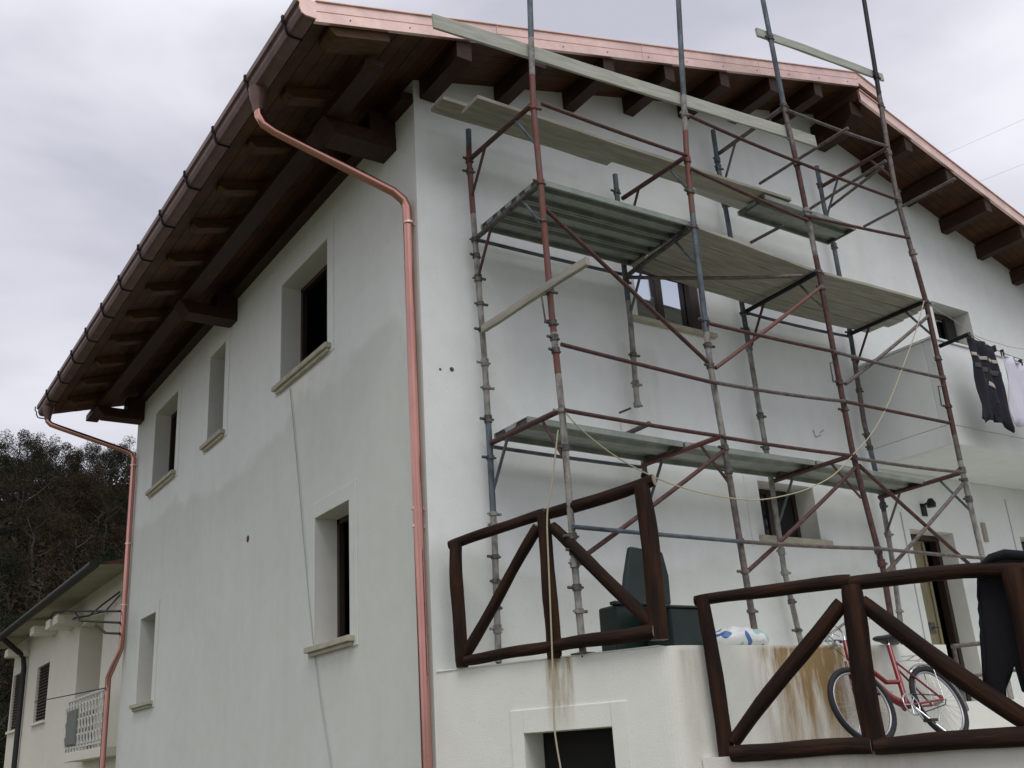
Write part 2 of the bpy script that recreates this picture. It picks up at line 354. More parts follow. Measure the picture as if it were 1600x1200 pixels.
m_ = MB(); m_.box((8.47, YG-.014, 2.02), (8.485, YG+.001, 2.95)); m_.box((8.485, YG-.012, 2.05), (8.578, YG+.001, 2.95)); m_.build('window_surround', 'gable', house, bevel=.004)
for (x0, x1, z1, leaf) in ((11.33, 12.24, 2.42, 'door'), (13.80, 14.75, 2.47, 'frame')):
    f = MB(); f.box((x0, YG+.22, .24), (x0+.07, YG+.33, z1)); f.box((x1-.07, YG+.22, .24), (x1, YG+.33, z1)); f.box((x0+.07, YG+.22, z1-.07), (x1-.07, YG+.33, z1))
    dr = f.build('door_frame', 'frame', house, bevel=.005)
    f = MB(); f.box((x0+.075, YG+.26, .25), (x1-.28, YG+.30, z1-.075)); 
    lf = f.build('door', leaf, house)
    f = MB(); f.box((x0+.075+.48, YG+.235, .3), (x0+.075+.53, YG+.262, z1-.1)); f.build('door_stile', leaf, lf, bevel=.01)
    f = MB(); f.box((x0+.38, YG+.25, 1.16), (x0+.50, YG+.258, 1.30)); f.tube([(x0+.44, YG+.25, 1.23), (x0+.44, YG+.20, 1.23), (x0+.53, YG+.20, 1.23)], .009, 8)
    f.build('door_handle', 'clamp', lf)
sash('balcony_door', 12.92, 13.84, 3.42, 5.90, YG+.28, (13.30,), 'glass', .09, fm='frame')
m_ = MB(); m_.box((13.50, YG+.20, 3.5), (13.74, YG+.25, 5.8)); m_.build('black_strip', 'black', house)  # flat near-black strip in front of the right pane
# balcony
bal = MB(); bx0, bx1, by0 = 10.87, 17.0, 6.67
bal.box((bx0, by0, 3.16), (bx1, YG-.001, 3.40)); bal.box((bx0, by0, 3.402), (bx1, by0+.12, 4.50)); bal.box((bx0, by0+.122, 3.402), (bx0+.12, YG-.001, 4.50)); bal.box((bx1-.12, by0+.122, 3.402), (bx1, YG-.001, 4.50))
bal = bal.build('balcony', 'gable', house, bevel=.012)
m_ = MB(); m_.box((bx0-.02, by0-.02, 4.503), (bx1+.02, by0+.14, 4.53)); m_.box((bx0-.02, by0+.142, 4.503), (bx0+.14, YG-.001, 4.53)); m_.build('coping', 'gable', bal, bevel=.004)
# roof
def rafter_prof(): pass
r = MB()
def slope(x0, x1, f, y0, y1, t0, t1, mi=0):
    v = [(x, y, f(x)+t) for t in (t0, t1) for x, y in ((x0, y0), (x1, y0), (x1, y1), (x0, y1))]
    r.add(v, [(3, 2, 1, 0), (4, 5, 6, 7), (0, 1, 5, 4), (1, 2, 6, 5), (2, 3, 7, 6), (3, 0, 4, 7)], mi)
slope(XE, XRI+.5, zl, YV+.02, YFAR+.6, .03, .17) if False else None
def zl2(x): return zl(x) if x <= XRI else zl(XRI)-.30*(x-XRI)
slope(XE+.01, XRI, zl, YV+.03, YFAR+.65, .032, .19)
slope(XRI, 19.0, zr, YV+.03, YFAR+.65, .032, .17)
v = [(XRI, YV+.03, zl(XRI)+.03), (XRI+.5, YV+.03, zl2(XRI+.5)+.03), (XRI+.5, YFAR+.65, zl2(XRI+.5)+.03), (XRI, YFAR+.65, zl(XRI)+.03)]
v += [(a, b, c+.16) for a, b, c in v]
r.add(v, [(3, 2, 1, 0), (4, 5, 6, 7), (0, 1, 5, 4), (1, 2, 6, 5), (2, 3, 7, 6), (3, 0, 4, 7)])
roof = r.build('roof', 'roof', house)
# soffit boards: along the eave (running along y) and along the gable (running up the slope)
def board(x0, x1, y0, y1, f, m='woodx', lift=0.):
    b = MB(); t0, t1 = 0.+lift, .028
    v = [(x, y, f(x)+t) for t in (t0, t1) for x, y in ((x0, y0), (x1, y0), (x1, y1), (x0, y1))]
    b.add(v, [(3, 2, 1, 0), (4, 5, 6, 7), (0, 1, 5, 4), (1, 2, 6, 5), (2, 3, 7, 6), (3, 0, 4, 7)])
    return b.build('soffit_board', m, roof)
x = XE+.02
while x < XS-.02:
    board(x, min(x+.138, XS+.05), YV+.04, YFAR+.6, zl, 'woodx', random.uniform(0, .004)); x += .144
y = YV+.04
while y < YG-.01:
    board(XS+.055, XRI, y, min(y+.108, YG+.03), zl, lift=random.uniform(0, .004)); board(XRI+.002, 18.9, y, min(y+.108, YG+.03), zr, lift=random.uniform(0, .004)); y += .113
# gable purlins
def purlin(x, w, h, y0, y1, f, name='purlin', cham=True, m='wood'):
    b = MB(); z1 = min(f(x-w/2), f(x+w/2))-.002 if True else 0
    zt = z1; zb = zt-h
    if cham:
        pr = [(y1, zt), (y0, zt), (y0, zb+h*.45), (y0+h*.55, zb), (y1, zb)]
    else: pr = [(y1, zt), (y0, zt), (y0, zb), (y1, zb)]
    b.extr([Vector((x-w/2, p[0], p[1])) for p in pr], (0, 0, 0), (w, 0, 0))
    return b.build(name, m, roof, bevel=.006)
for x in (5.49, 6.45, 7.38, 8.31, 9.22, 10.12): purlin(x, .15, .22, YV+.03, YG+.02, zl, cham=False)
purlin(4.56, .17, .22, YV+.03, YG+.02, zl, cham=False)
purlin(XRI-.02, .24, .34, YV+.10, YG+.02, zr, 'ridge_beam')
for x in (11.95, 12.82, 13.68, 14.52, 15.38, 16.25, 17.1): purlin(x, .15, .22, YV+.03, YG+.02, zr, cham=False)
# outer eave purlin, wall plate, brackets and rafter tails
XP = 3.70
purlin(XP, .20, .11, YV+.28, YFAR+.5, lambda x: zl(x)-.13, 'eave_purlin')
b = MB(); b.box((XS-.14, YG+.01, zl(XS-.14)-.24), (XS-.002, YFAR+.4, zl(XS-.14)-.13)); b.build('wall_plate', 'wood', roof)
for i in range(12):
    y = 7.17+.985*i; b = MB(); w = .15 if i else .26
    xa, xb = XE+.17, XP+.04
    pr = [(xb, zl(xb)-.003), (xa, zl(xa)-.003), (xa, zl(xa)-.06), (xa+.07, zl(xa+.07)-.125), (xb, zl(xb)-.125)]
    b.extr([Vector((p[0], y-w/2, p[1])) for p in pr], (0, 0, 0), (0, w, 0)); b.build('rafter', 'rafter', roof, bevel=.005)
for y in (8.20, 13.08, 17.92):
    b = MB(); zb, zt = 6.08, zl(XP-.1)-.245
    pr = [(XS+.02, zt+.0), (XP-.12, zt), (XP-.12, zb+.17), (XP+.02, zb), (XS+.02, zb)]
    b.extr([Vector((p[0], y, p[1])) for p in pr], (0, 0, 0), (0, .30, 0)); b.build('bracket_beam', 'wood', roof, bevel=.01)
    b = MB(); b.box((XS-.30, y+.01, zt+.002), (XS+.01, y+.29, zl(XS-.3)-.13)); b.build('bracket_block', 'wood', roof)
# copper verge flashing in two steps, eave gutter
def verge(f, x0, x1, lo, mid, hi, name='verge_flashing', yo=0.):
    g = MB()
    for (a, b_, out) in ((lo, mid-.012, .0), (mid-.012, mid, -.014), (mid, hi-.015, -.006), (hi-.015, hi, .012)):
        v = [(x, y, f(x)+t) for t in (a, b_) for x, y in ((x0, YV-.012-out+yo), (x1, YV-.012-out+yo), (x1, YV+.028+yo), (x0, YV+.028+yo))]
        g.add(v, [(3, 2, 1, 0), (4, 5, 6, 7), (0, 1, 5, 4), (1, 2, 6, 5), (2, 3, 7, 6), (3, 0, 4, 7)])
    return g.build(name, 'copper', roof, bevel=.003)
cuts = [XE-.0, 4.95, 6.95, 8.95, XRI]
for a, b_ in zip(cuts, cuts[1:]): verge(zl, a+.003, b_-.003, -.035, .085, .20)
verge(zr, XRI-.02, 12.9, -.04, .07, .14); verge(zr, 12.906, 14.9, -.04, .07, .14); verge(zr, 14.906, 18.9, -.04, .07, .14)
verge(zl2, XRI, XRI+.50, .02, .11, .20, 'ridge_end_flashing')
screws = MB()
for i in range(15):
    x = XE+.35+i*.62; 
    f_ = zl if x < XRI else zr
    if x < XRI-.1: screws.tube([(x, YV-.011, f_(x)+.02), (x, YV-.018, f_(x)+.02)], .007, 6)
screws.build('flashing_rivets', 'clamp', roof)
gp = [(XE+.005, .10), (XE-.155, .115), (XE-.165, .135), (XE-.175, .125), (XE-.172, .06), (XE-.145, .045), (XE-.145, -.005), (XE-.12, -.055), (XE-.09, -.068), (XE+.005, -.068)]
ZE = zl(XE)+.055
inner = [(p[0]*1, p[1]) for p in gp]
g = MB(); g.extr([Vector((p[0], 0, ZE+p[1])) for p in gp], (0, YV-.02, 0), (0, YFAR+.68, 0))
gut = g.build('gutter', 'copperd', house, bevel=.004)
g = MB(); g.extr([Vector((p[0]+(.004 if p[0] > 2.9 else -.006), 0, ZE+p[1]*1.04)) for p in gp], (0, YV-.034, 0), (0, YV-.021, 0)); g.build('gutter_end_cap', 'copper', gut)
for i in range(13):
    y = 7.30+.985*i; g = MB()
    pr = [Vector((p[0]+(.012 if p[0] > 2.9 else -.010), 0, ZE+p[1]-.006)) for p in gp[2:]]
    g.tube([p+Vector((0, y, 0)) for p in pr], .011, 6); g.build('gutter_bracket', 'strap', gut)
# downpipes
def downpipe(y, ztop, zel, pts, rad_=.047, label=None):
    dp = MB(); dp.tube([(XE-.06, y, ztop), (XE-.06, y, ztop-.10), (XE-.06, y, ztop-.17), (XE-.055, y, ztop-.25)], [.10, .085, .062, .05], 14)
    d0 = dp.build('gutter_outlet', 'copperd', house)
    p = MB(); p.tube(pts, rad_, 14); o = p.build('downpipe', 'cpipe', house)
    return o
P1 = [(XE-.055, 8.22, 6.12), (XE-.05, 8.21, 6.02), (XE-.0, 8.20, 5.93), (XE+.10, 8.17, 5.86), (4.20, 7.91, 5.37), (4.30, 7.89, 5.29), (4.335, 7.885, 5.21), (4.335, 7.88, 5.0), (4.335, 7.865, 3), (4.335, 7.84, 1), (4.335, 7.82, GZ)]
d1 = downpipe(8.22, 6.32, 0, P1)
P2 = [(XE-.055, 18.5, 6.12), (XE-.05, 18.5, 6.05), (XE-.0, 18.48, 5.99), (XE+.12, 18.44, 5.94), (4.19, 18.24, 5.58), (4.29, 18.22, 5.53), (4.335, 18.21, 5.44), (4.335, 18.2, 2.6), (4.335, 18.2, 2.15), (4.28, 18.3, 1.95), (4.22, 18.45, 1.70), (4.22, 18.45, 1.5), (4.22, 18.45, GZ)]
d2 = downpipe(18.5, 6.32, 0, P2)
for (dd, x, y, zz) in ((d1, 4.335, 7.87, (5.02, 1.98, 2.14, -.9)), (d2, 4.335, 18.2, (5.3, 2.85, 3.9))):
    for z in zz:
        p = MB(); p.tube([(x, y, z), (x, y, z+.022)], .0535, 14); p.box((x+.03, y-.012, z), (XS+.002, y+.012, z+.02)); p.build('pipe_collar', 'copper', dd)
# cable hanging down the side wall, small hole, marks
cb = [at(0, XS-.02, *q) for q in ((453, 606), (459, 670), (466, 745), (473, 830), (482, 930), (491, 1020), (503, 1110), (520, 1215), (530, 1300))]
mb = MB(); mb.tube(cb, .006, 6); mb.build('cable', 'cable', house)
mb = MB(); p = at(0, XS-.004, 387, 842); mb.tube([p, p+Vector((.003, 0, 0))], .045, 10); mb.build('vent_hole', mat('hole_brown', (.10, .04, .03), .9), house)
for (px, py, rr) in ((688, 577, .014), (706, 577, .024)):
    p = at(1, YG-.002, px, py); mb = MB(); mb.tube([p, p+Vector((0, .0015, 0))], rr, 8); mb.build('wall_plug', 'clamp', house)
for (a, b_, w) in (((1270, 672), (1274, 682), .02), ((1274, 683), (1282, 680), .016), ((1281, 676), (1287, 672), .014)):
    mb = MB(); mb.tube([at(1, YG-.002, *a), at(1, YG-.002, *b_)], w/2, 5); mb.build('plaster_scratch', 'cable', house)
# wall lamp, number plate, vertical expansion joints, wall wiring
p = at(1, YG, 1441, 790); lm = MB(); lm.box((p.x-.05, YG-.02, p.z-.14), (p.x+.05, YG-.001, p.z+.02)); lm.tube([(p.x, YG-.02, p.z), (p.x, YG-.12, p.z+.03)], .015, 8)
lm.tube([(p.x, YG-.13, p.z+.06), (p.x, YG-.13, p.z+.0), (p.x, YG-.13, p.z-.05)], [.03, .06, .055], 12); lm.build('wall_lamp', 'strap', house)
p = at(1, YG, 1537, 832); lm = MB(); lm.box((p.x-.04, YG-.03, p.z-.13), (p.x+.04, YG-.001, p.z+.13)); lm.build('meter_plate', mat('beige_plate', (.35, .30, .24), .7), house, bevel=.005)
for a, b_ in (((1407, 800), (1424, 960)), ((1570, 780), (1590, 880))):
    A, B = at(1, YG-.006, *a), at(1, YG-.006, *b_); B.x = A.x; lm = MB(); lm.box((A.x-.008, YG-.008, B.z-.5), (A.x+.008, YG-.001, A.z)); lm.build('wall_conduit', 'cable', house)

# ------------------------------------------------------------------ terrace block, landing, yard
terr = thing('terrace', 'white plastered terrace block with basement opening and rusty stains at the gable foot', 'terrace', (5.0, 6.8, GZ))
A, B = Vector((4.475, 7.70)), Vector((5.36, 5.88)); ud = (B-A).normalized(); nrm = Vector((ud.y, -ud.x)); Lf = (B-A).length
nn = Vector((nrm.x, nrm.y, 0)); 
if nn.x > 0: nn = -nn
mb = MB(); us = lambda p: (Vector((p.x, p.y))-A).dot(ud)
h0, h1 = us(Vector((4.79, 7.06))), us(Vector((5.125, 6.37)))
Rr = .13
panel(mb, (A.x, A.y, 0), (ud.x, ud.y, 0), nn, (-.11, Lf-Rr), (GZ, ZT), [(h0, h1, -1.2, .187, .30)], mi=0, mr=0)
# rounded corner then the front face
C2 = Vector((8.50, 5.715)); u2 = (C2-B).normalized(); 
arc = []
p0 = B-ud*Rr; p1 = B+u2*Rr
for i in range(9):
    t = i/8; q = p0*(1-t)**2+B*2*t*(1-t)+p1*t*t; arc.append(q)
chain = arc+[C2, Vector((8.50, YG-.001))]
for a, b_ in zip(chain, chain[1:]):
    mb.add([(a.x, a.y, GZ), (b_.x, b_.y, GZ), (b_.x, b_.y, ZT), (a.x, a.y, ZT)], [(0, 1, 2, 3)], 0, a in arc and b_ in arc)
top = [A-ud*.11]+chain; mb.add([(p.x, p.y, ZT) for p in top], [tuple(range(len(top)))], 0)
mb.build('terrace_block', 'terr', terr)
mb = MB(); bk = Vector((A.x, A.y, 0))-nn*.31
mb.add([bk+Vector((ud.x, ud.y, 0))*u+Vector((0, 0, z)) for u, z in ((h0-.1, -1.3), (h1+.1, -1.3), (h1+.1, .3), (h0-.1, .3))], [(0, 1, 2, 3)]); mb.build('basement_dark_sheet', 'black', terr)  # flat black sheet behind the opening, painted in place of the basement's shade
def fbox(mb, u0, u1, z0, z1, d0, d1):
    U3 = Vector((ud.x, ud.y, 0)); O3 = Vector((A.x, A.y, 0)); c = [O3+U3*u+nn*d+Vector((0, 0, z)) for z in (z0, z1) for u, d in ((u0, d0), (u1, d0), (u1, d1), (u0, d1))]
    mb.add(c, [(3, 2, 1, 0), (4, 5, 6, 7), (0, 1, 5, 4), (1, 2, 6, 5), (2, 3, 7, 6), (3, 0, 4, 7)])
mb = MB(); fbox(mb, h0-.115, h0-.001, -1.2, .365, -.001, .012); fbox(mb, h1+.001, h1+.135, -1.2, .365, -.001, .012); fbox(mb, h0-.0, h1+.0, .188, .365, -.001, .012); mb.build('opening_surround', 'terr', terr, bevel=.004)
# irregular coping lip on the face edge
mb = MB(); fbox(mb, -.1, Lf-.1, ZT+.0005, ZT+.012, -.16, .010); mb.build('edge_lip', 'terr', terr, bevel=.004)
land = MB(); land.prism([(8.503, 5.715), (14.5, 5.40), (14.5, YG-.002), (8.503, YG-.002)], GZ, .235)
tag(land.build('landing', 'terr'), kind='structure')
yard = MB(); FE = [(5.52, 5.86), (6.14, 4.93), (6.66, 3.98), (7.5, 2.4), (14.5, 2.2), (14.5, 5.38), (8.5, 5.712), (5.56, 5.868)]
yard.prism(FE, GZ, -.075); tag(yard.build('yard', 'ret'), kind='structure')
pv = MB(); pv.prism([(5.66, 5.84), (6.24, 4.97), (6.78, 4.0), (7.6, 2.5), (14.4, 2.3), (14.4, 5.36), (8.5, 5.70)], -.073, -.069); tag(pv.build('yard_paving', 'paving'), kind='structure')

# ------------------------------------------------------------------ log fences
def fence(label, a, b, rows, group=None):
    base = atp(a, b, *rows[0][2]); f = thing('log_fence', label, 'fence', (base.x, base.y, base.z), 'rustic log fences along the terrace edge')
    for k, (nm, q0, q1, r0, r1, off, bend) in enumerate(rows):
        P, Q = atp(a, b, *q0, off=off), atp(a, b, *q1, off=off); logo(nm, P, Q, r0*.92, r1*.92, f, bend*1.3, seed=k*7+len(label))
    return f
FA, FB = (4.475, 7.70), (5.36, 5.88)
# rows are (part, start, end, radii, offset from the fence plane, bend)
fence('dark brown log fence panel on the white terrace edge, nearest the house corner', FA, FB, [
 ('post', (723, 1043), (712, 848), .062, .060, 0, .01), ('post', (866, 1030), (848, 806), .066, .062, 0, .012), ('post', (1030, 1000), (1003, 758), .085, .072, 0, .015),
 ('top_rail', (703, 853), (853, 803), .047, .052, -.035, .01), ('top_rail', (846, 806), (1022, 750), .052, .058, -.035, .012),
 ('bottom_rail', (728, 1032), (868, 1008), .046, .052, .035, .01), ('bottom_rail', (866, 1009), (1024, 987), .055, .060, .035, .012),
 ('brace', (728, 1022), (840, 822), .050, .052, -.01, .008), ('brace', (862, 822), (1020, 975), .052, .060, -.01, .015)])
GA, GB = (5.64, 5.78), (6.71, 3.93)
fence('dark brown log fence panel in front of the bicycle with black trousers hung on it', GA, GB, [
 ('post', (1148, 1260), (1097, 930), .072, .054, 0, .02), ('post', (1370, 1172), (1330, 915), .090, .082, 0, .012), ('post', (1645, 1200), (1581, 888), .090, .080, 0, .012),
 ('top_rail', (1086, 940), (1330, 908), .046, .056, -.04, .012), ('top_rail', (1326, 912), (1596, 888), .056, .060, -.04, .012), ('top_rail', (1590, 890), (1900, 850), .062, .066, -.04, .012),
 ('bottom_rail', (1142, 1178), (1362, 1165), .062, .065, .05, .012), ('bottom_rail', (1366, 1166), (1640, 1147), .062, .070, .05, .01), ('bottom_rail', (1640, 1147), (1950, 1120), .062, .070, .05, .01),
 ('brace', (1146, 1160), (1316, 942), .056, .064, -.01, .012), ('brace', (1346, 940), (1606, 1128), .066, .074, -.03, .014)])

# ------------------------------------------------------------------ scaffolding
sc = thing('scaffolding', 'rusty red and grey tube scaffolding standing on the terrace against the gable wall', 'scaffolding', (5.05, 6.56, ZT))
def front(px, py): return at(1, YF, px, py)
def back(px, py): return at(1, YB, px, py)
def interp(L_, py):
    for a, b in zip(L_, L_[1:]):
        if a[1] <= py <= b[1]: t = (py-a[1])/(b[1]-a[1]); return (a[0]+(b[0]-a[0])*t, py)
    a, b = (L_[0], L_[1]) if py < L_[0][1] else (L_[-2], L_[-1]); t = (py-a[1])/(b[1]-a[1]); return (a[0]+(b[0]-a[0])*t, py)
poles = {
 'F1': (front, [(825, -45), (828, 0), (833, 162), (845, 290), (862, 490), (878, 640), (897, 870), (911, 1021)], [(-45, 'blue'), (60, 'grey'), (118, 'red'), (520, 'grey'), (545, 'red'), (585, 'grey'), (1021, None)], [168, 285, 345, 455, 505, 528, 548, 642, 700, 838, 860, 880, 918, 955], .80),
 'F2': (front, [(1054, -45), (1060, 0), (1073, 244), (1084, 352), (1110, 573), (1129, 680), (1160, 870), (1183, 1008)], [(-45, 'blue'), (150, 'grey'), (205, 'red'), (335, 'blue'), (520, 'grey'), (700, 'steel'), (1008, None)], [178, 250, 300, 355, 500, 540, 572, 700, 735, 845, 893, 955], .80),
 'F3': (front, [(1183, -45), (1192, 0), (1225, 167), (1244, 252), (1279, 423), (1333, 711), (1380, 890), (1400, 1012)], [(-45, 'blue'), (160, 'steel'), (235, 'maroon'), (325, 'grey'), (400, 'maroon'), (1012, None)], [60, 165, 255, 330, 345, 425, 450, 598, 640, 715, 860, 880], .85),
 'F4': (front, [(1341, -45), (1350, 0), (1387, 231), (1402, 312), (1446, 469), (1504, 738), (1535, 870), (1584, 1112)], [(-45, 'strap'), (70, 'strap'), (150, 'steel'), (410, 'maroon'), (680, 'steel'), (720, 'grey'), (1112, None)], [120, 165, 240, 315, 395, 472, 560, 590, 635, 735, 750, 780], .80),
 'B1': (back, [(732, 203), (733, 250), (742, 372), (757, 560), (765, 695), (773, 850), (779, 1035)], [(203, 'blue'), (230, 'red'), (335, 'grey'), (660, 'blue'), (800, 'grey'), (1035, None)], [250, 268, 375, 400, 435, 475, 515, 567, 606, 655, 715, 803, 820, 870, 908, 950, 983], .80),
 'B2': (back, [(961, 273), (973, 400), (985, 500), (996, 636)], [(273, 'blue'), (420, 'blue'), (470, 'grey'), (636, None)], [300, 440, 555, 600, 632], .9),
 'B2b': (back, [(1003, 690), (1010, 770), (1022, 900), (1030, 1003)], [(690, 'grey'), (740, 'strap'), (790, 'grey'), (1003, None)], [745, 760, 830, 900], .9),
 'B3': (back, [(1114, 204), (1122, 260), (1138, 350), (1160, 480), (1183, 620), (1205, 750), (1225, 890), (1252, 1006)], [(204, 'blue'), (280, 'grey'), (320, 'blue'), (540, 'grey'), (1006, None)], [250, 262, 320, 490, 515, 545, 650, 700, 862, 895, 940, 985], .85),
 'B4': (back, [(1276, 260), (1288, 325), (1303, 385), (1330, 530), (1350, 660), (1378, 780), (1395, 880), (1412, 1010)], [(260, 'blue'), (560, 'steel'), (700, 'blue'), (800, 'grey'), (1010, None)], [290, 385, 520, 560, 610, 680, 700, 790, 835, 905, 955], .85),
}
RT = .030
for k, (fn, path, segs, coup, zz) in poles.items():
    # real standards are straight: fit through the ends and a middle point
    pts = [fn(*q) for q in path]; 
    if k.startswith('F') : pts[0] = pts[1]+(pts[1]-pts[2]).normalized()*1.1
    first = None
    for (a, m1), (b, _) in zip(segs, segs[1:]):
        qs = [fn(*interp(path, a))] + [p for p, q in zip(pts, path) if a < q[1] < b] + [fn(*interp(path, b))]
        if a == -45 and k[0] == 'F': qs[0] = pts[0]
        T = Matrix.Translation(qs[0]); mb = MB(); mb.tube([q-qs[0] for q in qs], RT, 10); o = mb.build('pole', m1, sc, T=T)
        for cpy in [c for c in coup if a <= c < b]:
            c = fn(*interp(path, cpy)); r_ = random.Random(cpy*3+len(k)); mb = MB(); h_ = r_.choice((.035, .05, .07))
            mb.tube([c-Vector((0, 0, h_/2)), c+Vector((0, 0, h_/2))], RT+.010, 10)
            an = r_.uniform(-.4, .4)+(math.pi if r_.random() < .5 else 0); e = Vector((math.cos(an), math.sin(an)*.5, 0))
            mb.tube([c+e*.02, c+e*.085], .014, 7); mb.tube([c-e*.02, c-e*.06], .011, 6); mb.build('coupler', 'clamp' if r_.random() < .7 else m1, o)
    if k in ('F1', 'F2', 'F3', 'B1', 'B3', 'B4'):
        c = pts[-1]; mb = MB(); mb.box((c.x-.07, c.y-.07, ZT-.002+.014), (c.x+.07, c.y+.07, ZT+.022)); mb.tube([c+Vector((0, 0, -.03)), c+Vector((0, 0, .12))], .02, 8); mb.build('base_plate', 'clamp', sc)
# transverse frame heads with their corner braces
heads = [((733, 250), (833, 162), 'maroon', 1), ((973, 310), (1073, 244), 'maroon', 1), ((1123, 240), (1225, 167), 'steel', 1), ((1283, 292), (1387, 231), 'maroon', 1),
 ((742, 374), (845, 287), 'clamp', 1), ((978, 432), (1084, 354), 'clamp', 1), ((1165, 487), (1279, 425), 'strap', 1), ((1328, 522), (1446, 471), 'strap', 1),
 ((766, 693), (878, 640), 'maroon', 1), ((1004, 727), (1129, 681), 'red', 1), ((1208, 752), (1333, 711), 'maroon', 1), ((1373, 778), (1504, 738), 'maroon', 1), ((1430, 549), (1514, 522), 'strap', 0)]
HD = []
for (b, f, m1, g) in heads:
    P, Q = back(*b), front(*f)
    if g == 0: P, Q = front(1468, 541), front(1468, 541)+Vector((.02, -.9, 0)); Q = at(0, P.x+.03, 1514, 522)
    HD.append((P, Q)); o = tubeo('transom', P, Q, .026, m1, sc)
    if g:
        for (e, w) in ((P, Q), (Q, P)):
            d = (w-e); s_ = e+d*.27; t_ = e+Vector((0, 0, -.46))+d*.0
            tubeo('corner_brace', s_, t_, .015, random.choice(['maroon', 'steel', 'blue']), sc, 8)
# longitudinal guard rails and diagonals
rails = [
 ('guard_rail', front, (846, 162), front, (1073, 243), 'maroon', .0), ('guard_rail', front, (1077, 181), front, (1244, 252), 'maroon', 0), ('guard_rail', front, (1244, 252), front, (1402, 312), 'maroon', 0),
 ('guard_rail', front, (1230, 172), front, (1387, 229), 'steel', 0), ('guard_rail', front, (1080, 264), front, (1262, 345), 'maroon', 0), ('guard_rail', front, (1258, 337), front, (1421, 372), 'maroon', .0),
 ('guard_rail', front, (877, 538), front, (1115, 598), 'maroon', .0), ('guard_rail', front, (1108, 596), front, (1319, 627), 'steel', .0), ('guard_rail', front, (1319, 627), front, (1484, 661), 'maroon', 0),
 ('guard_rail', front, (1106, 505), front, (1301, 549), 'maroon', 0), ('guard_rail', front, (1301, 549), front, (1470, 590), 'steel', 0),
 ('guard_rail', front, (883, 641), front, (1129, 682), 'maroon', 0), ('guard_rail', front, (1129, 683), front, (1333, 712), 'maroon', 0), ('guard_rail', front, (1338, 716), front, (1504, 738), 'steel', 0),
 ('guard_rail', front, (895, 823), front, (1157, 846), 'blue', 0), ('guard_rail', front, (1157, 846), front, (1370, 857), 'steel', 0), ('guard_rail', front, (1370, 857), front, (1535, 872), 'steel', 0),
 ('guard_rail', back, (746, 375), back, (979, 430), 'blue', 0), ('guard_rail', back, (1167, 489), back, (1328, 526), 'blue', 0), ('guard_rail', back, (770, 698), back, (1004, 730), 'blue', 0),
 ('diagonal', back, (979, 433), front, (1254, 431), 'steel', 0),
 ('diagonal', front, (850, 325), front, (1113, 573), 'maroon', 0), ('diagonal', front, (1118, 575), front, (1283, 448), 'red', 0), ('diagonal', front, (1321, 600), front, (1450, 494), 'steel', 0),
 ('diagonal', front, (1169, 892), front, (1336, 731), 'maroon', 0), ('diagonal', front, (1342, 727), front, (1524, 890), 'maroon', 0), ('diagonal', front, (1382, 898), front, (1505, 756), 'steel', 0), ('diagonal', front, (917, 866), front, (1135, 701), 'maroon', 0)]
for (nm, f0, q0, f1, q1, m1, sg) in rails:
    P, Q = f0(*q0), f1(*q1); off = Vector((0, -.05 if f0 is front else .045, 0)) if nm == 'guard_rail' else Vector((0, .05, 0))
    # keep the surveyed direction while standing just proud of the standards
    if nm == 'guard_rail': P, Q = P*(1+off.y/P.y), Q*(1+off.y/Q.y)
    tubeo(nm, P, Q, .021 if nm == 'diagonal' else .019, m1, sc, 9, sag=random.uniform(.0, .02))
for (zf, c, m1) in (((1446, 469), 0, 0),): pass
# long putlogs running out past the front row
def putlog(q0, y0, q1, m1, r_=.02, xx=None):
    P = at(1, y0, *q0); Q = at(0, P.x, *q1); return tubeo('putlog', P, Q, r_, m1, sc, 9)
putlog((1187, 287), YB, (1325, 200), 'steel'); putlog((1350, 354), YB, (1492, 279), 'steel'); putlog((1263, 328), YB, (1384, 251), 'steel'); putlog((1295, 325), YB, (1380, 260), 'steel'); putlog((1173, 379), YB, (1224, 352), 'steel')
# drop-shaped ledger hooks
for (px, py, dx, dy) in ((848, 460, 6, 40), (1299, 565, 5, 32), (1468, 602, 5, 32)):
    a, b_, c_, d_ = front(px+8, py), front(px-2, py+2), front(px-2+dx, py+dy), front(px+8+dx, py+dy); mb = MB(); mb.tube([a, b_, c_, d_], .008, 6); mb.build('ledger_hook', 'clamp', sc)
# wall anchor under the second standard
a = at(1, YG-.004, 985, 672); mb = MB(); mb.box((a.x-.13, YG-.012, a.z-.12), (a.x+.13, YG-.001, a.z+.10)); mb.build('wall_anchor_patch', 'reveal', sc)
tubeo('wall_anchor', at(1, YB+.08, 975, 680), at(1, YF+.55, 1014, 662), .026, 'clamp', sc); tubeo('wall_anchor', at(1, YB+.1, 968, 645), at(1, YB-.1, 985, 638), .012, 'clamp', sc)

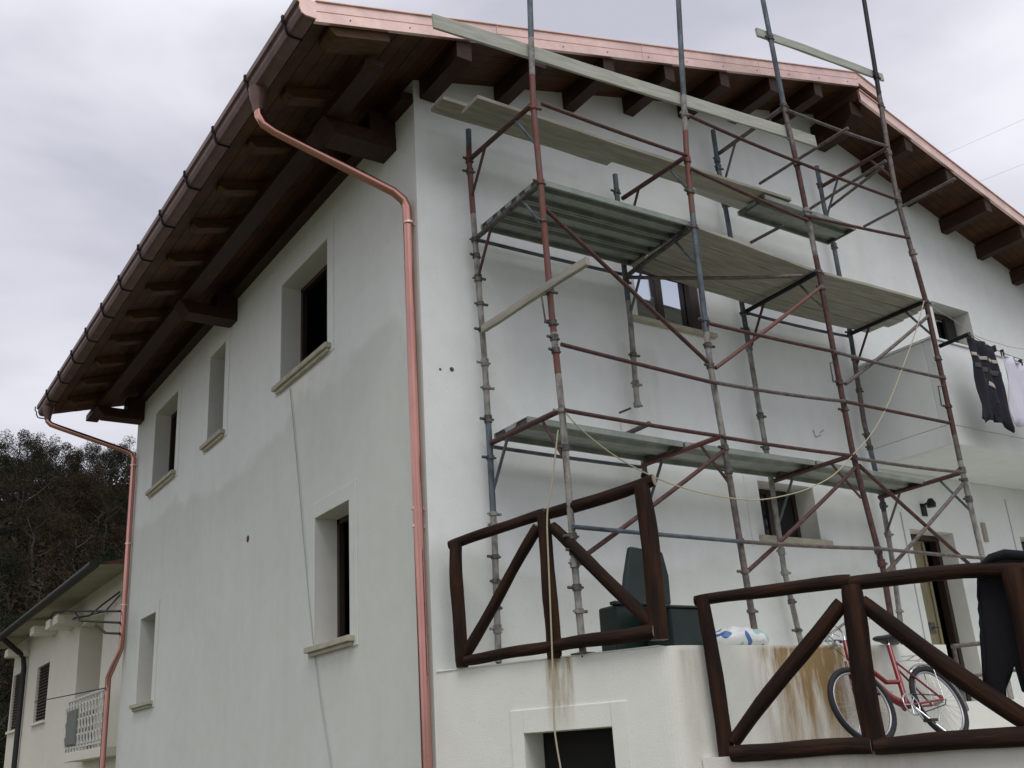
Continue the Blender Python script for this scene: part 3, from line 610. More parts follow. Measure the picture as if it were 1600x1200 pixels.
# decks ------------------------------------------------------------
def metal_deck(label, x0, x1, y0, y1, z0, z1, th=.055, m='deck', group='galvanised scaffold deck planks'):
    """ribbed steel plank from x0 to x1; z at both ends"""
    o = thing('metal_deck_plank', label, 'scaffold plank', (x0, (y0+y1)/2, z0), group)
    w = y1-y0; d = Vector((x1-x0, 0, z1-z0)); mb = MB()
    pr = [(0, 0), (w, 0), (w, -th), (w-.02, -th), (w-.02, -.006), (w*.68, -.006), (w*.64, -.045), (w*.36, -.045), (w*.32, -.006), (.02, -.006), (.02, -th), (0, -th)]
    mb.extr([Vector((x0, y0+p[0], z0+p[1]+th)) for p in pr], (0, 0, 0), d)
    mb.build('deck_sheet', m, o)
    for t in (0.005, .985):
        c = Vector((x0, 0, z0))+d*t; mb = MB(); mb.box((c.x, y0+.021, c.z+.002), (c.x+.03, y1-.021, c.z+th-.007)); mb.build('end_channel', 'clamp', o)
    for t in ():
        c = Vector((x0, 0, z0))+d*t; mb = MB(); mb.box((c.x, y0+.021, c.z+.012), (c.x+.03, y1-.021, c.z+th-.024)); mb.build('cross_rib', m, o)
    return o
def plank(label, P, Q, w, th, mat_='plank', group='weathered wooden boards on the scaffold', up_=Vector((0, 0, 1)), name='wooden_plank', seed=0):
    """board with its centre line from P to Q"""
    P, Q = Vector(P), Vector(Q); d = (Q-P); ln = d.length; X = d.normalized(); Yv = up_.cross(X).normalized(); Z = X.cross(Yv)
    T = Matrix(((X.x, Yv.x, Z.x, P.x), (X.y, Yv.y, Z.y, P.y), (X.z, Yv.z, Z.z, P.z), (0, 0, 0, 1)))
    rnd = random.Random(seed); k = 12; mb = MB(); vs_ = []
    for i in range(k+1):
        t = i/k; b_ = .006*math.sin(t*5+seed)
        for a, c in ((-1, -1), (1, -1), (1, 1), (-1, 1)): vs_.append((t*ln, a*w/2+.003*math.sin(t*17+a+seed), c*th/2+b_))
    fs = [(i*4+j, i*4+(j+1) % 4, i*4+4+(j+1) % 4, i*4+4+j) for i in range(k) for j in range(4)]+[(3, 2, 1, 0), (k*4, k*4+1, k*4+2, k*4+3)]
    mb.add(vs_, fs); o = mb.build(name, mat_, None, T=T, bevel=.003); tag(o, label, 'plank', group); return o
(h1b, h1f), (h2b, h2f), (h3b, h3f), (h4b, h4f) = HD[4:8]
yb_, yf_ = YB-.03, YF+.04; w3 = (yb_-yf_)/3
for i, wh in enumerate(('at the outer edge of the middle level, beside the front tubes', 'in the middle of the middle level, between two others', 'on the wall side of the middle level')):
    y0 = yf_+i*w3; metal_deck('ribbed steel deck plank ' + wh, h1f.x+.0, h2f.x+.02, y0+.006, y0+w3-.006, h1f.z+.03, h2f.z+.03)
zc = lambda hf: hf.z+.045
nb = 4; wB = (yb_-yf_)/nb
seg = [(h2f.x+.06, h3f.x+.02, h2f.z, h3f.z, 'left of the third standard', 0), (h3f.x+.03, h4f.x+.25, h3f.z, h4f.z, 'ending beside the balcony', 1)]
for (x0, x1, z0, z1, wh, k) in seg:
    for i in range(nb):
        y = yf_+(i+.5)*wB; pos = ['outer board', 'second board from outside', 'second board from the wall', 'board nearest the wall'][i]
        plank('weathered tan %s of the middle level, %s' % (pos, wh), (x0-.05*(i % 2), y, z0+.045), (x1+.04*(i % 3), y, z1+.045), wB-.012, .035, 'plank', seed=i+k*5)
# lower level, a single steel plank wide on the wall side
Hl = HD[8:12]
ws = [(Hl[0], Hl[1], 'first bay from the house corner'), (Hl[1], Hl[2], 'second bay, above the small kitchen window'), (Hl[2], Hl[3], 'last bay beside the balcony')]
for i, (a, b_, wh) in enumerate(ws):
    x0 = a[0].x+(.02 if i == 0 else .05); x1 = b_[0].x+(.02 if i < 2 else .10); yy0, yy1 = YB-.60, YB-.04
    metal_deck('long grey ribbed steel plank on the lowest level, %s' % wh, x0, x1, yy0, yy1, a[0].z+.03, b_[0].z+.03)
# top level: two boards and a steel plank
pa = at(1, 7.15, 728, 170); pb = at(1, 7.15, 1215, 325)
plank('long pale plank on the top level crossing the first two frames', (pa.x, 7.08, pa.z), (pb.x, 7.08, pb.z), .30, .04, seed=2)
pa = at(1, 7.36, 684, 160); pb = at(1, 7.36, 960, 247)
plank('short weathered plank end sticking out furthest left on the top level', (pa.x, 7.38, pa.z), (pb.x, 7.38, pb.z), .24, .04, seed=5)
pa = at(1, 6.93, 1196, 310); pb = at(1, 6.93, 1338, 359)
metal_deck('grey green steel plank at the right end of the top level', pa.x, pb.x, 6.93, 7.38, pa.z, pb.z)
pa = at(1, 7.45, 1095, 290); pb = at(1, 7.45, 1290, 360)
plank('thin grey plank on the wall side at the right end of the top level', (pa.x, 7.5, pa.z+.0), (pb.x, 7.5, pb.z), .2, .04, 'plankg', seed=9)
# boards tied edgewise to the standards, sloping wooden handrail
pa, pb = at(1, YF+.05, 676, 33), at(1, YF+.05, 1274, 222)
pe = (pb-pa); upv = Vector((0, 0, 1))
def edge_board(label, P, Q, h, th, seed):
    return plank(label, P, Q, th, h, 'plankg', group='boards tied edgewise to the scaffold standards', name='guard_board', seed=seed)
edge_board('long grey green guard board tied across the tubes in front of the eaves', pa, pb, .155, .03, 3)
pa, pb = at(1, YF+.05, 1182, 50), at(1, YF+.05, 1379, 121)
edge_board('short grey guard board tied high between the two right tubes against the sky', pa, pb, .115, .03, 6)
P = at(1, YB-.05, 750, 513); Q = at(0, P.x, 914, 407); plank('narrow pale wooden bar slanting out between the two left tubes', P+Vector((.03, 0, .0)), Q+Vector((.03, 0, 0)), .04, .075, 'plank', group='weathered wooden boards on the scaffold', seed=4, name='wooden_bar')

# ropes
def ropeo(name, pts, r_, m_, label, cat='rope', group=None):
    P = []
    for i in range(len(pts)-1):
        p0, p1, p2, p3 = pts[max(i-1, 0)], pts[i], pts[i+1], pts[min(i+2, len(pts)-1)]
        for k in range(6):
            t = k/6; P.append(.5*((2*p1)+(p2-p0)*t+(2*p0-5*p1+4*p2-p3)*t*t+(3*p1-p0-3*p2+p3)*t**3))
    P.append(pts[-1]); mb = MB(); mb.tube(P, r_, 6); return tag(mb.build(name, m_), label, cat, group)
fr = lambda *q: at(1, YF-.06, *q)
ropeo('rope', [fr(*q) for q in ((884, 645), (905, 668), (950, 705), (1004, 737), (1060, 760), (1120, 775), (1183, 781), (1240, 771), (1275, 758), (1305, 740), (1335, 708), (1360, 680), (1386, 635), (1410, 575), (1430, 520), (1444, 470))], .006, 'rope', 'slack straw coloured rope sagging between the scaffold tubes')
e = lambda *q: atp(FA, FB, *q, off=.10)
ropeo('rope', [fr(872, 672)]+[e(*q) for q in ((862, 760), (855, 808), (858, 900), (862, 1000), (864, 1060), (866, 1130), (870, 1165), (876, 1200), (884, 1250))], .007, 'rope', 'pale rope hanging straight down over the left log fence and terrace face')

# ------------------------------------------------------------------ items on the terrace
def quadslab(mb, pts, d, mi=0):
    """a slab: polygon of points extruded by vector d"""
    n = len(pts); vs_ = [Vector(p) for p in pts]+[Vector(p)+d for p in pts]
    mb.add(vs_, [tuple(range(n)), tuple(range(n, 2*n))[::-1]]+[(i, n+i, n+(i+1) % n, (i+1) % n) for i in range(n)], mi)
tb = lambda px, py, y=6.55: at(1, y, px, py)
gb = thing('garden_bin', 'dark green plastic bin with raised lid behind the left log fence', 'bin', tb(1010, 1000))
x0, x1 = tb(968, 1000).x, tb(1026, 1000).x
mb = MB(); quadslab(mb, [(x0-.02, 6.55, tb(0, 942).z if False else tb(968, 945).z), (x1+.02, 6.55, tb(1046, 945).z), (x1, 6.58, ZT+.01), (x0, 6.58, ZT+.01)], Vector((0, .22, 0))); mb.build('body', 'ngreen', gb, bevel=.02)
p = [tb(985, 853, 7.05), tb(1036, 862, 7.05), tb(1046, 900, 7.05), tb(1050, 945, 7.05), tb(974, 950, 7.05), tb(978, 900, 7.05)]
mb = MB(); quadslab(mb, p, Vector((0, .06, 0))); mb.build('lid', 'ngreen', gb, bevel=.02)
mb = MB(); mb.box((x0-.03, 6.53, tb(968, 945).z), (x1+.03, 6.60, tb(968, 945).z+.03)); mb.build('rim', 'ngreen', gb, bevel=.008)
x0, x1 = at(1, 6.2, 1052, 1000).x, at(1, 6.2, 1103, 1000).x; zt = at(1, 6.2, 1070, 950).z
tr = thing('planter_box', 'low black green plastic trough between the two log fences', 'planter', ((x0+x1)/2, 6.35, ZT))
mb = MB(); quadslab(mb, [(x0, 6.2, zt), (x1, 6.2, zt), (x1-.02, 6.22, ZT+.012), (x0+.02, 6.22, ZT+.012)], Vector((0, .32, 0))); mb.build('box', 'ngreen', tr, bevel=.012)
mb = MB(); mb.box((x0-.012, 6.185, zt), (x1+.012, 6.54, zt+.02)); mb.build('rim', 'ngreen', tr, bevel=.006)
# plastic sack
sm = mat('printed_sack_plastic', (.62, .66, .66), .4, col2=(.62, .66, .66), vscale=3)
t = sm.node_tree; bs = t.nodes['Principled BSDF']; tcn = t.nodes.new('ShaderNodeTexCoord'); wv = t.nodes.new('ShaderNodeTexNoise'); wv.inputs['Scale'].default_value = 6; wv.inputs['Detail'].default_value = 1
rp = t.nodes.new('ShaderNodeValToRGB'); rp.color_ramp.interpolation = 'CONSTANT'; rp.color_ramp.elements[0].color = (.05, .13, .33, 1); rp.color_ramp.elements[1].position = .37; rp.color_ramp.elements[1].color = (.64, .67, .66, 1)
e2 = rp.color_ramp.elements.new(.60); e2.color = (.30, .50, .44, 1)
t.links.new(tcn.outputs['Object'], wv.inputs['Vector']); t.links.new(wv.outputs['Fac'], rp.inputs[0]); t.links.new(rp.outputs[0], bs.inputs['Base Color'])
a = at(1, 6.15, 1110, 1006); b_ = at(1, 6.15, 1186, 1006); bm = bmesh.new(); bmesh.ops.create_icosphere(bm, subdivisions=4, radius=1)
for v in bm.verts:
    c = v.co.copy(); c.x = math.copysign(abs(c.x)**.6, c.x); c.y = math.copysign(abs(c.y)**.7, c.y)
    w_ = .06*math.sin(c.x*9+c.y*5)+.05*math.sin(c.y*13-c.x*4)+.04*math.sin(c.z*11+c.x*7)
    v.co = Vector((c.x*(b_.x-a.x)/2*1.03, c.y*.2, (c.z*(1+w_)*.075+(.035 if c.z > 0 else 0)*(1-abs(c.x))+w_*.12*(c.z > -.2))))
    v.co.z = max(v.co.z, -.06)
me = bpy.data.meshes.new('plastic_sack'); bm.to_mesh(me); bm.free(); me.materials.append(sm)
for q in me.polygons: q.use_smooth = True
o = bpy.data.objects.new('plastic_sack', me); C.objects.link(o); o.location = ((a.x+b_.x)/2, 6.15, ZT+.062); tag(o, 'crumpled white plastic sack with blue and green print on the terrace', 'sack')
# handrail at the end of the terrace
hr = thing('handrail', 'grey metal handrail beside the olive door at the end of the terrace', 'handrail', (8.5, 5.8, .3))
P = at(1, 5.80, 1488, 1010); Q = at(1, 5.76, 1640, 994); tubeo('top_tube', P, Q, .02, 'steel', hr)
P2_, Q2_ = at(1, 5.80, 1508, 1058), at(1, 5.76, 1640, 1040); tubeo('lower_tube', P2_, Q2_, .016, 'steel', hr)
tubeo('upright', (P.x+.02, P.y, .235), P+Vector((.02, 0, 0)), .018, 'steel', hr); tubeo('upright', (Q.x-.03, Q.y, .235), Q+Vector((-.03, 0, 0)), .018, 'steel', hr)

# ------------------------------------------------------------------ bicycle
bred = mat('red_bicycle_paint', (.23, .003, .009), .3, coat=.5, var=.2); tyre = mat('black_tyre', (.014, .014, .017), .8, bump=.3, bscale=80)
rimm = mat('dull_rim', (.38, .38, .40), .4, .8); chrome = mat('bicycle_alloy', (.60, .61, .62), .25, 1.); sad = mat('saddle_vinyl', (.02, .021, .025), .5); wcov = mat('grey_plastic', (.08, .08, .085), .5)
Ra, Fa = at(1, 5.49, 1465, 1084), at(1, 5.49, 1360, 1094); Rz = .315
bz = -.069
bike = thing('bicycle', 'red city bicycle with black saddle leaning on the stained terrace wall', 'bicycle', ((Ra.x+Fa.x)/2, 5.58, bz))
LEAN = rad(19); bx = Ra.x; dirx = Vector((-1, .0, 0))          # front wheel to the left
def bp(u, h, s=0.):
    """u metres ahead of the rear axle, h above the ground, s to the rider's left"""
    base = Vector((bx-u, 5.39, bz)); 
    return base+Vector((0, math.sin(LEAN)*h-s*math.cos(LEAN)*1.0, math.cos(LEAN)*h+s*math.sin(LEAN)))
WB = .985
def wheel(u, steer, name):
    w = bpy.data.objects.new(name, None); C.objects.link(w); w.location = bp(u, Rz); w.empty_display_size = .1; adopt(w, bike)
    c = bp(u, Rz); X = Vector((-1, 0, 0)); Zv = (bp(0, 1)-bp(0, 0)).normalized(); Yv = X.cross(Zv)
    X2 = (X*math.cos(steer)+Yv*math.sin(steer)).normalized(); ax = X2.cross(Zv).normalized()
    ring = lambda r_, k=40: [c+X2*(r_*math.cos(2*math.pi*i/k))+Zv*(r_*math.sin(2*math.pi*i/k)) for i in range(k)]
    mb = MB(); mb.tube(ring(Rz-.021), .0235, 8, closed=True); mb.build('tyre', tyre, w)
    mb = MB(); mb.tube(ring(Rz-.05), .011, 6, closed=True); mb.build('rim', rimm, w)
    mb = MB()
    for i in range(28):
        an = 2*math.pi*i/28; s_ = (1 if i % 2 else -1); h = c+ax*(.03*s_)+(X2*math.cos(an+.35*(1 if i % 4 < 2 else -1))+Zv*math.sin(an+.35*(1 if i % 4 < 2 else -1)))*.02
        mb.tube([h, c+(X2*math.cos(an)+Zv*math.sin(an))*(Rz-.045)], .0012, 4, caps=False)
    mb.build('spokes', chrome, w)
    mb = MB(); mb.tube([c-ax*.045, c+ax*.045], .018, 10); mb.tube([c-ax*.06, c+ax*.06], .007, 8); mb.build('hub', chrome, w)
    return c, X2, Zv, ax
rw = wheel(0, 0, 'rear_wheel'); fwh = wheel(WB, .12, 'front_wheel')
# low step-through frame
bb = (.44, .29); hd_t, hd_b = (.84, .86), (.885, .72); st_t = (.30, .82)
mb = MB()
mb.tube([bp(*hd_t), bp(*hd_b)], .021, 10)
mb.tube([bp(.875, .735), bp(.74, .52), bp(.60, .37), bp(*bb)], .032, 10)
mb.tube([bp(.855, .82), bp(.70, .62), bp(.56, .50), bp(.385, .50)], .02, 10)
mb.tube([bp(*bb), bp(.385, .50), bp(*st_t)], .022, 10)
for s_ in (-.06, .06):
    mb.tube([bp(*bb, s_*.5), bp(.02, Rz, s_)], .010, 8); mb.tube([bp(.335, .66, s_*.3), bp(.02, Rz, s_)], .009, 8)
mb.tube([bp(bb[0], bb[1], -.04), bp(bb[0], bb[1], .04)], .024, 12); mb.build('frame', bred, bike)
mb = MB(); cF = fwh[0]; axF = fwh[3]; cr_ = bp(.895, .70)
mb.tube([bp(*hd_b), cr_], .018, 8)
for s_ in (-.045, .045): mb.tube([cr_+axF*s_, bp(.93, .55)+axF*s_, cF+axF*s_*1.1], .010, 8)
mb.build('fork', bred, bike)
mb = MB(); stt = bp(.815, .93); mb.tube([bp(*hd_t), stt, bp(.84, .97)], .013, 8)
hb = bp(.85, .975); mb.tube([hb+axF*.27-fwh[1]*.20, hb+axF*.24-fwh[1]*.06, hb+axF*.12, hb, hb-axF*.12, hb-axF*.24-fwh[1]*.06, hb-axF*.27-fwh[1]*.20], .011, 8); mb.build('handlebar', chrome, bike)
for s_ in (1, -1):
    mb = MB(); mb.tube([hb+axF*.262*s_-fwh[1]*.16, hb+axF*.275*s_-fwh[1]*.26], .016, 8); mb.build('grip', sad, bike)
    mb = MB(); mb.tube([hb+axF*.24*s_-fwh[1]*.05, hb+axF*.23*s_+fwh[1]*.02-Vector((0, 0, .03)), hb+axF*.27*s_-fwh[1]*.12-Vector((0, 0, .05))], .006, 6); mb.build('brake_lever', chrome, bike)
mb = MB(); mb.tube([hb, hb+fwh[1]*.10+Vector((0, 0, .06)), hb+fwh[1]*.16-Vector((0, 0, .1)), bp(.93, .72)], .003, 5); mb.tube([hb+axF*.1, hb+axF*.08+fwh[1]*.14+Vector((0, 0, .04)), bp(.90, .80), bp(.7, .6, .02)], .003, 5); mb.build('brake_cable', sad, bike)
# basket-like light bracket
mb = MB(); q = bp(1.0, .82); mb.tube([bp(.90, .80), q, q+Vector((0, 0, .10)), bp(.88, .90)], .004, 5); mb.tube([q+axF*.05, q-axF*.05], .02, 8); mb.build('lamp_bracket', chrome, bike)
# saddle and seat post
mb = MB(); mb.tube([bp(.33, .72), bp(.285, .86)], .012, 8); mb.build('seat_post', chrome, bike)
prof = [(.20, .085, .045), (.12, .10, .055), (.02, .085, .05), (-.06, .05, .04), (-.14, .032, .032), (-.17, .02, .02)]
vs_ = []; n = 10
for (u, wd, h) in prof:
    for j in range(n):
        an = 2*math.pi*j/n; vs_.append(bp(.24-(u-.04), .885+math.sin(an)*h*.6, math.cos(an)*wd))
mb = MB(); mb.add(vs_, [(i*n+j, i*n+(j+1) % n, (i+1)*n+(j+1) % n, (i+1)*n+j) for i in range(len(prof)-1) for j in range(n)], 0, True); mb.add(vs_[:n], [tuple(range(n))]); mb.add(vs_[-n:], [tuple(range(n))[::-1]]); mb.build('saddle', sad, bike)
# mudguards, carrier, stand, crank, chain, pedals, lamp
def guard(c, X2, Zv, ax, a0, a1, m_='chrome'):
    g = MB(); k = 18; vs_ = []
    for i in range(k+1):
        an = a0+(a1-a0)*i/k; d = X2*math.cos(an)+Zv*math.sin(an)
        for j, (w_, dr) in enumerate(((-.028, -.006), (-.016, .006), (0, .010), (.016, .006), (.028, -.006))): vs_.append(c+d*(Rz+.018+dr)+ax*w_)
    g.add(vs_, [(i*5+j, i*5+j+1, i*5+6+j, i*5+5+j) for i in range(k) for j in range(4)], 0, True); o = g.build('mudguard', chrome, bike)
    s = o.modifiers.new('thickness', 'SOLIDIFY'); s.thickness = .0015
guard(*rw, rad(50), rad(195))
mb = MB()
for s_ in (-.05, .05):
    mb.tube([bp(.27, .70, s_), bp(.05, .71, s_), bp(-.22, .70, s_)], .005, 6); mb.tube([bp(-.10, .705, s_), bp(0, Rz, s_*1.2)], .004, 6)
for u in (.1, -.05, -.2): mb.tube([bp(u, .705, -.05), bp(u, .705, .05)], .004, 6)
mb.build('carrier', chrome, bike)
mb = MB(); mb.box((-.05, -.025, -.03), (.05, .025, .03), M_=Matrix.Translation(bp(-.30, .62))); mb.build('rear_light', mat('red_reflector', (.25, .01, .01), .3), bike, bevel=.01)
ring = [bp(bb[0]+.09*math.cos(a*.314), bb[1]+.09*math.sin(a*.314), .045) for a in range(20)]
mb = MB(); mb.tube(ring, .006, 6, closed=True); 
for i in range(5): mb.tube([bp(bb[0], bb[1], .045), ring[i*4]], .006, 5)
mb.tube([bp(bb[0], bb[1], .05), bp(bb[0]-.05, bb[1]-.16, .06)], .009, 6); mb.tube([bp(bb[0], bb[1], -.05), bp(bb[0]+.05, bb[1]+.16, -.06)], .009, 6); mb.build('crank', chrome, bike)
mb = MB(); mb.tube([bp(bb[0], bb[1]+.09, .045), bp(0, Rz+.04, .045), bp(-.04, Rz, .045), bp(0, Rz-.04, .045), bp(bb[0], bb[1]-.09, .045)], .005, 5); mb.build('chain', sad, bike)
for (u, h, s_) in ((bb[0]-.05, bb[1]-.16, .11), (bb[0]+.05, bb[1]+.16, -.11)):
    mb = MB(); q = bp(u, h, s_); mb.box((-.045, -.04, -.012), (.045, .04, .012), M_=Matrix.Translation(q)); mb.build('pedal', sad, bike, bevel=.004)
mb = MB(); mb.tube([bp(.40, .26, .04), bp(.34, .01, .16)], .009, 6); mb.tube([bp(.345, .012, .155), bp(.27, .008, .16)], .010, 6); mb.build('kickstand', chrome, bike)

# ------------------------------------------------------------------ laundry
def cloth(name, outline, fold, m_, label, cat, th=.006, nrm_=Vector((0, -1, 0)), group=None, parts=(), cuts=3):
    bm = bmesh.new(); vs_ = [bm.verts.new(p) for p in outline]; f = bm.faces.new(vs_)
    bmesh.ops.triangulate(bm, faces=[f]); bmesh.ops.subdivide_edges(bm, edges=bm.edges[:], cuts=cuts, use_grid_fill=True)
    bmesh.ops.subdivide_edges(bm, edges=[e for e in bm.edges if e.calc_length() > .08], cuts=1, use_grid_fill=True)
    for v in bm.verts: v.co += nrm_*fold(v.co)
    bmesh.ops.recalc_face_normals(bm, faces=bm.faces); me = bpy.data.meshes.new(name); bm.to_mesh(me); bm.free(); me.materials.append(M[m_] if isinstance(m_, str) else m_)
    for q in me.polygons: q.use_smooth = True
    o = bpy.data.objects.new(name, me); C.objects.link(o); s = o.modifiers.new('thickness', 'SOLIDIFY'); s.thickness = th; s.offset = 0
    if label: tag(o, label, cat, group)
    return o
blk = mat('black_jersey', (.012, .012, .022), .95, bump=.5, bscale=60, var=.3, vscale=6); blu = mat('navy_black_trouser_cloth', (.004, .004, .007), .95, bump=.5, bscale=60)
wht = mat('white_cotton', (.68, .67, .76), .9, bump=.3, bscale=50, var=.1); beg = mat('beige_stripe', (.42, .38, .33), .95); gst = mat('charcoal_band', (.06, .06, .06), .95)
YL = 6.30
cv = lambda x, y: at(1, YL, 1450+x/5.45, 480+y/5.45)
sh_o = [(345, 250), (460, 300), (575, 350), (588, 430), (600, 520), (640, 700), (690, 850), (750, 1030), (712, 1078), (645, 990), (628, 900), (620, 800), (560, 805), (530, 840), (524, 900), (520, 960), (495, 985), (455, 950), (440, 850), (425, 740), (410, 600), (385, 450)]
pts = [cv(*q) for q in sh_o]; f0 = lambda c: .022*math.sin(c.x*34)+.012*math.sin(c.x*15+c.z*9)
shirt = cloth('hanging_shirt', pts, f0, blk, 'black striped shirt hanging by its hem from the laundry line before the balcony', 'shirt')
def patch(nm, poly, m_, off=.006):
    o = cloth(nm, [cv(*q) for q in poly], lambda c: f0(c)+off, m_, None, None, .002); adopt(o, shirt); return o
patch('beige_stripe', [(372, 376), (590, 472), (594, 500), (377, 404)], beg); patch('grey_stripe', [(398, 470), (601, 560), (606, 600), (403, 510)], gst)
patch('chest_print', [(478, 612), (510, 622), (560, 680), (595, 690), (588, 708), (552, 700), (500, 645), (480, 632)], beg)
wp = [cv(*q) for q in ((628, 385), (690, 440), (780, 465), (900, 545), (1060, 620), (1090, 800), (1080, 1010), (1010, 1090), (900, 1045), (818, 1012), (750, 1020), (705, 900), (660, 620))]
towel = cloth('hanging_t_shirt', wp, lambda c: .03*math.sin(c.x*26)+.012*math.sin(c.x*50+c.z*4), wht, 'white t-shirt pegged on the laundry line at the right picture edge', 't-shirt')
for (x, y) in ((632, 385), (788, 468), (350, 240), (565, 350)):
    c = cv(x, y); mb = MB(); mb.box((c.x-.009, c.y-.02, c.z-.045), (c.x+.009, c.y+.02, c.z+.035)); mb.build('clothes_peg', 'wire', towel if x > 600 else shirt)
ropeo('laundry_line', [at(1, YL, 1513, 521), at(1, YL, 1560, 548), at(1, YL, 1600, 563), at(1, YL, 1680, 590), at(1, YL, 1800, 610)], .004, 'wire', 'thin dark laundry line carrying the shirts in front of the balcony', 'laundry line', 'laundry lines')
ropeo('laundry_line', [at(1, 6.6, 1440, 470), at(1, 6.6, 1490, 500), at(1, 6.6, 1524, 524), at(1, 6.6, 1565, 538), at(1, 6.6, 1605, 546), at(1, 6.6, 1800, 570)], .004, 'cable', 'pale line running from the scaffold tube above the black shirt past the balcony', 'laundry line', 'laundry lines')
# trousers over the fence rail
tv = lambda x, y, off=.13: atp(GA, GB, 1380+x/3.75, 780+y/3.75, off=off)
_d = (Vector(GB)-Vector(GA)).normalized(); bn = Vector((-_d.y, _d.x, 0)); 
ok = tv(600, 500, .13); ok2 = tv(600, 500, 0.)
sgn = 1 if ok.length > ok2.length else -1
tr_o = [(553, 395), (600, 350), (680, 322), (770, 318), (860, 340), (960, 380), (960, 600), (1000, 900), (1010, 1160), (900, 1180), (812, 1125), (770, 980), (740, 800), (685, 655), (692, 850), (712, 1040), (722, 1200), (660, 1230), (592, 1130), (600, 900), (575, 650), (548, 490)]
trp = [tv(x, y, .11*sgn) for x, y in tr_o]
cloth('hanging_trousers', trp, lambda c: .018*math.sin(c.x*30+c.y*12)+.012*math.sin(c.z*6+c.x*9), blu, 'long black trousers draped over the right end of the log fence', 'trousers', th=.014, nrm_=bn*-1)
hump = [atp(GA, GB, *q, off=.02*sgn) for q in ((1532, 884), (1548, 872), (1570, 866), (1600, 868), (1640, 866))]
mb = MB(); mb.tube(hump, [.016, .030, .036, .033, .016], 12); o = mb.build('trouser_waist', blu); adopt(o, bpy.data.objects['hanging_trousers'])

# ------------------------------------------------------------------ neighbour house
XN = 4.6
nb_h = thing('neighbour_house', 'older cream coloured house with shuttered windows at the far left below the hill', 'house', (XN, 24, GZ))
ncr = plaster('neighbour_plaster', (.76, .74, .63)); nso = mat('neighbour_soffit', (.38, .36, .27), .9, var=.2); nsh = mat('dark_shutter', (.035, .022, .014), .7); ndk = mat('dark_gutter', (.022, .022, .020), .6, .3)
nro = mat('neighbour_tiles', (.12, .06, .04), .9, var=.4, vscale=4); niron = mat('white_ironwork', (.60, .60, .56), .7)
nv = lambda px, py, x=XN: at(0, x, px, py)
yA, yB = 18.7, nv(20, 1060).y; zn = nv(125, 940).z
w1 = (nv(78, 1036).y, nv(60, 1036).y, nv(60, 1128).z, nv(66, 1040).z); w2 = (nv(34, 1055).y, nv(22, 1055).y, nv(24, 1140).z, nv(30, 1052).z)
w0 = (nv(163, 965).y, nv(126, 975).y, nv(140, 1160).z, nv(145, 968).z)
mb = MB(); panel(mb, (XN, yA, 0), (0, 1, 0), (-1, 0, 0), (0, yB-yA), (GZ, zn), [(w0[0]-yA, w0[1]-yA, w0[2], w0[3], .8)]+[(w[0]-yA, w[1]-yA, w[2], w[3], .10) for w in (w1, w2)])
mb.add([(XN, yA, GZ), (XN+9, yA, GZ), (XN+9, yA, zn), (XN, yA, zn)], [(0, 1, 2, 3)]); mb.add([(XN, yB, GZ), (XN+9, yB, GZ), (XN+9, yB, zn), (XN, yB, zn)], [(3, 2, 1, 0)])
mb.build('wall', [ncr, ncr], nb_h)
mb = MB(); mb.box((XN+.8, w0[0]-.1, w0[2]-.1), (XN+.85, w0[1]+.1, w0[3]+.1)); mb.build('loggia_back', nso, nb_h)
for w in (w1, w2):
    fr_ = MB(); fr_.box((XN+.06, w[0]+.001, w[2]+.001), (XN+.09, w[0]+.06, w[3]-.001)); fr_.box((XN+.06, w[1]-.06, w[2]+.001), (XN+.09, w[1]-.001, w[3]-.001)); fr_.box((XN+.08, w[0], w[2]), (XN+.095, w[1], w[3])); s = fr_.build('shutter', nsh, nb_h)
    k = int((w[3]-w[2])/.07)
    for i in range(k):
        l_ = MB(); z = w[2]+.03+i*.07; l_.add([(XN+.03, w[0]+.06, z), (XN+.03, w[1]-.06, z), (XN+.075, w[1]-.06, z+.05), (XN+.075, w[0]+.06, z+.05), (XN+.037, w[0]+.06, z-.008), (XN+.037, w[1]-.06, z-.008), (XN+.082, w[1]-.06, z+.042), (XN+.082, w[0]+.06, z+.042)], [(0, 1, 2, 3), (7, 6, 5, 4), (0, 4, 5, 1), (3, 2, 6, 7)]); l_.build('slat', mat('slat_brown', (.05, .032, .02), .7) if i == 0 else bpy.data.materials['slat_brown'], s)
    l_ = MB(); l_.box((XN-.06, w[0]-.06, w[2]-.06), (XN+.09, w[1]+.06, w[2])); l_.build('sill', ncr, nb_h)
# eaves
ov = .62; r_ = MB(); zg = nv(98, 925, XN-ov).z
r_.add([(XN-ov, yA, zg), (XN-ov, yB+.5, zg), (XN+.002, yB+.5, zn), (XN+.002, yA, zn)], [(0, 1, 2, 3)]); r_.build('eave_soffit', nso, nb_h)
r_ = MB(); r_.add([(XN-ov, yA, zg+.02), (XN-ov, yB+.5, zg+.02), (XN+9.4, yB+.5, zg+.1), (XN+9.4, yA, zg+.1), (XN+4.5, yA, zg+1.3), (XN+4.5, yB+.5, zg+1.3)], [(0, 4, 5, 1), (4, 3, 2, 5), (0, 3, 4), (1, 5, 2)]); r_.build('roof', nro, nb_h)
gx = XN-ov-.07; r_ = MB(); r_.tube([(gx, yA+.0, zg+.0), (gx, yB+.55, zg+.0)], .085, 12); r_.build('gutter', ndk, nb_h)
r_ = MB(); r_.tube([(gx, nv(52, 990).y, zg-.05), (XN-.12, nv(47, 1000).y, zg-.45), (XN-.09, nv(47, 1010).y, zg-.75), (XN-.09, nv(46, 1010).y, GZ)], .065, 10); r_.build('downpipe', ndk, nb_h)
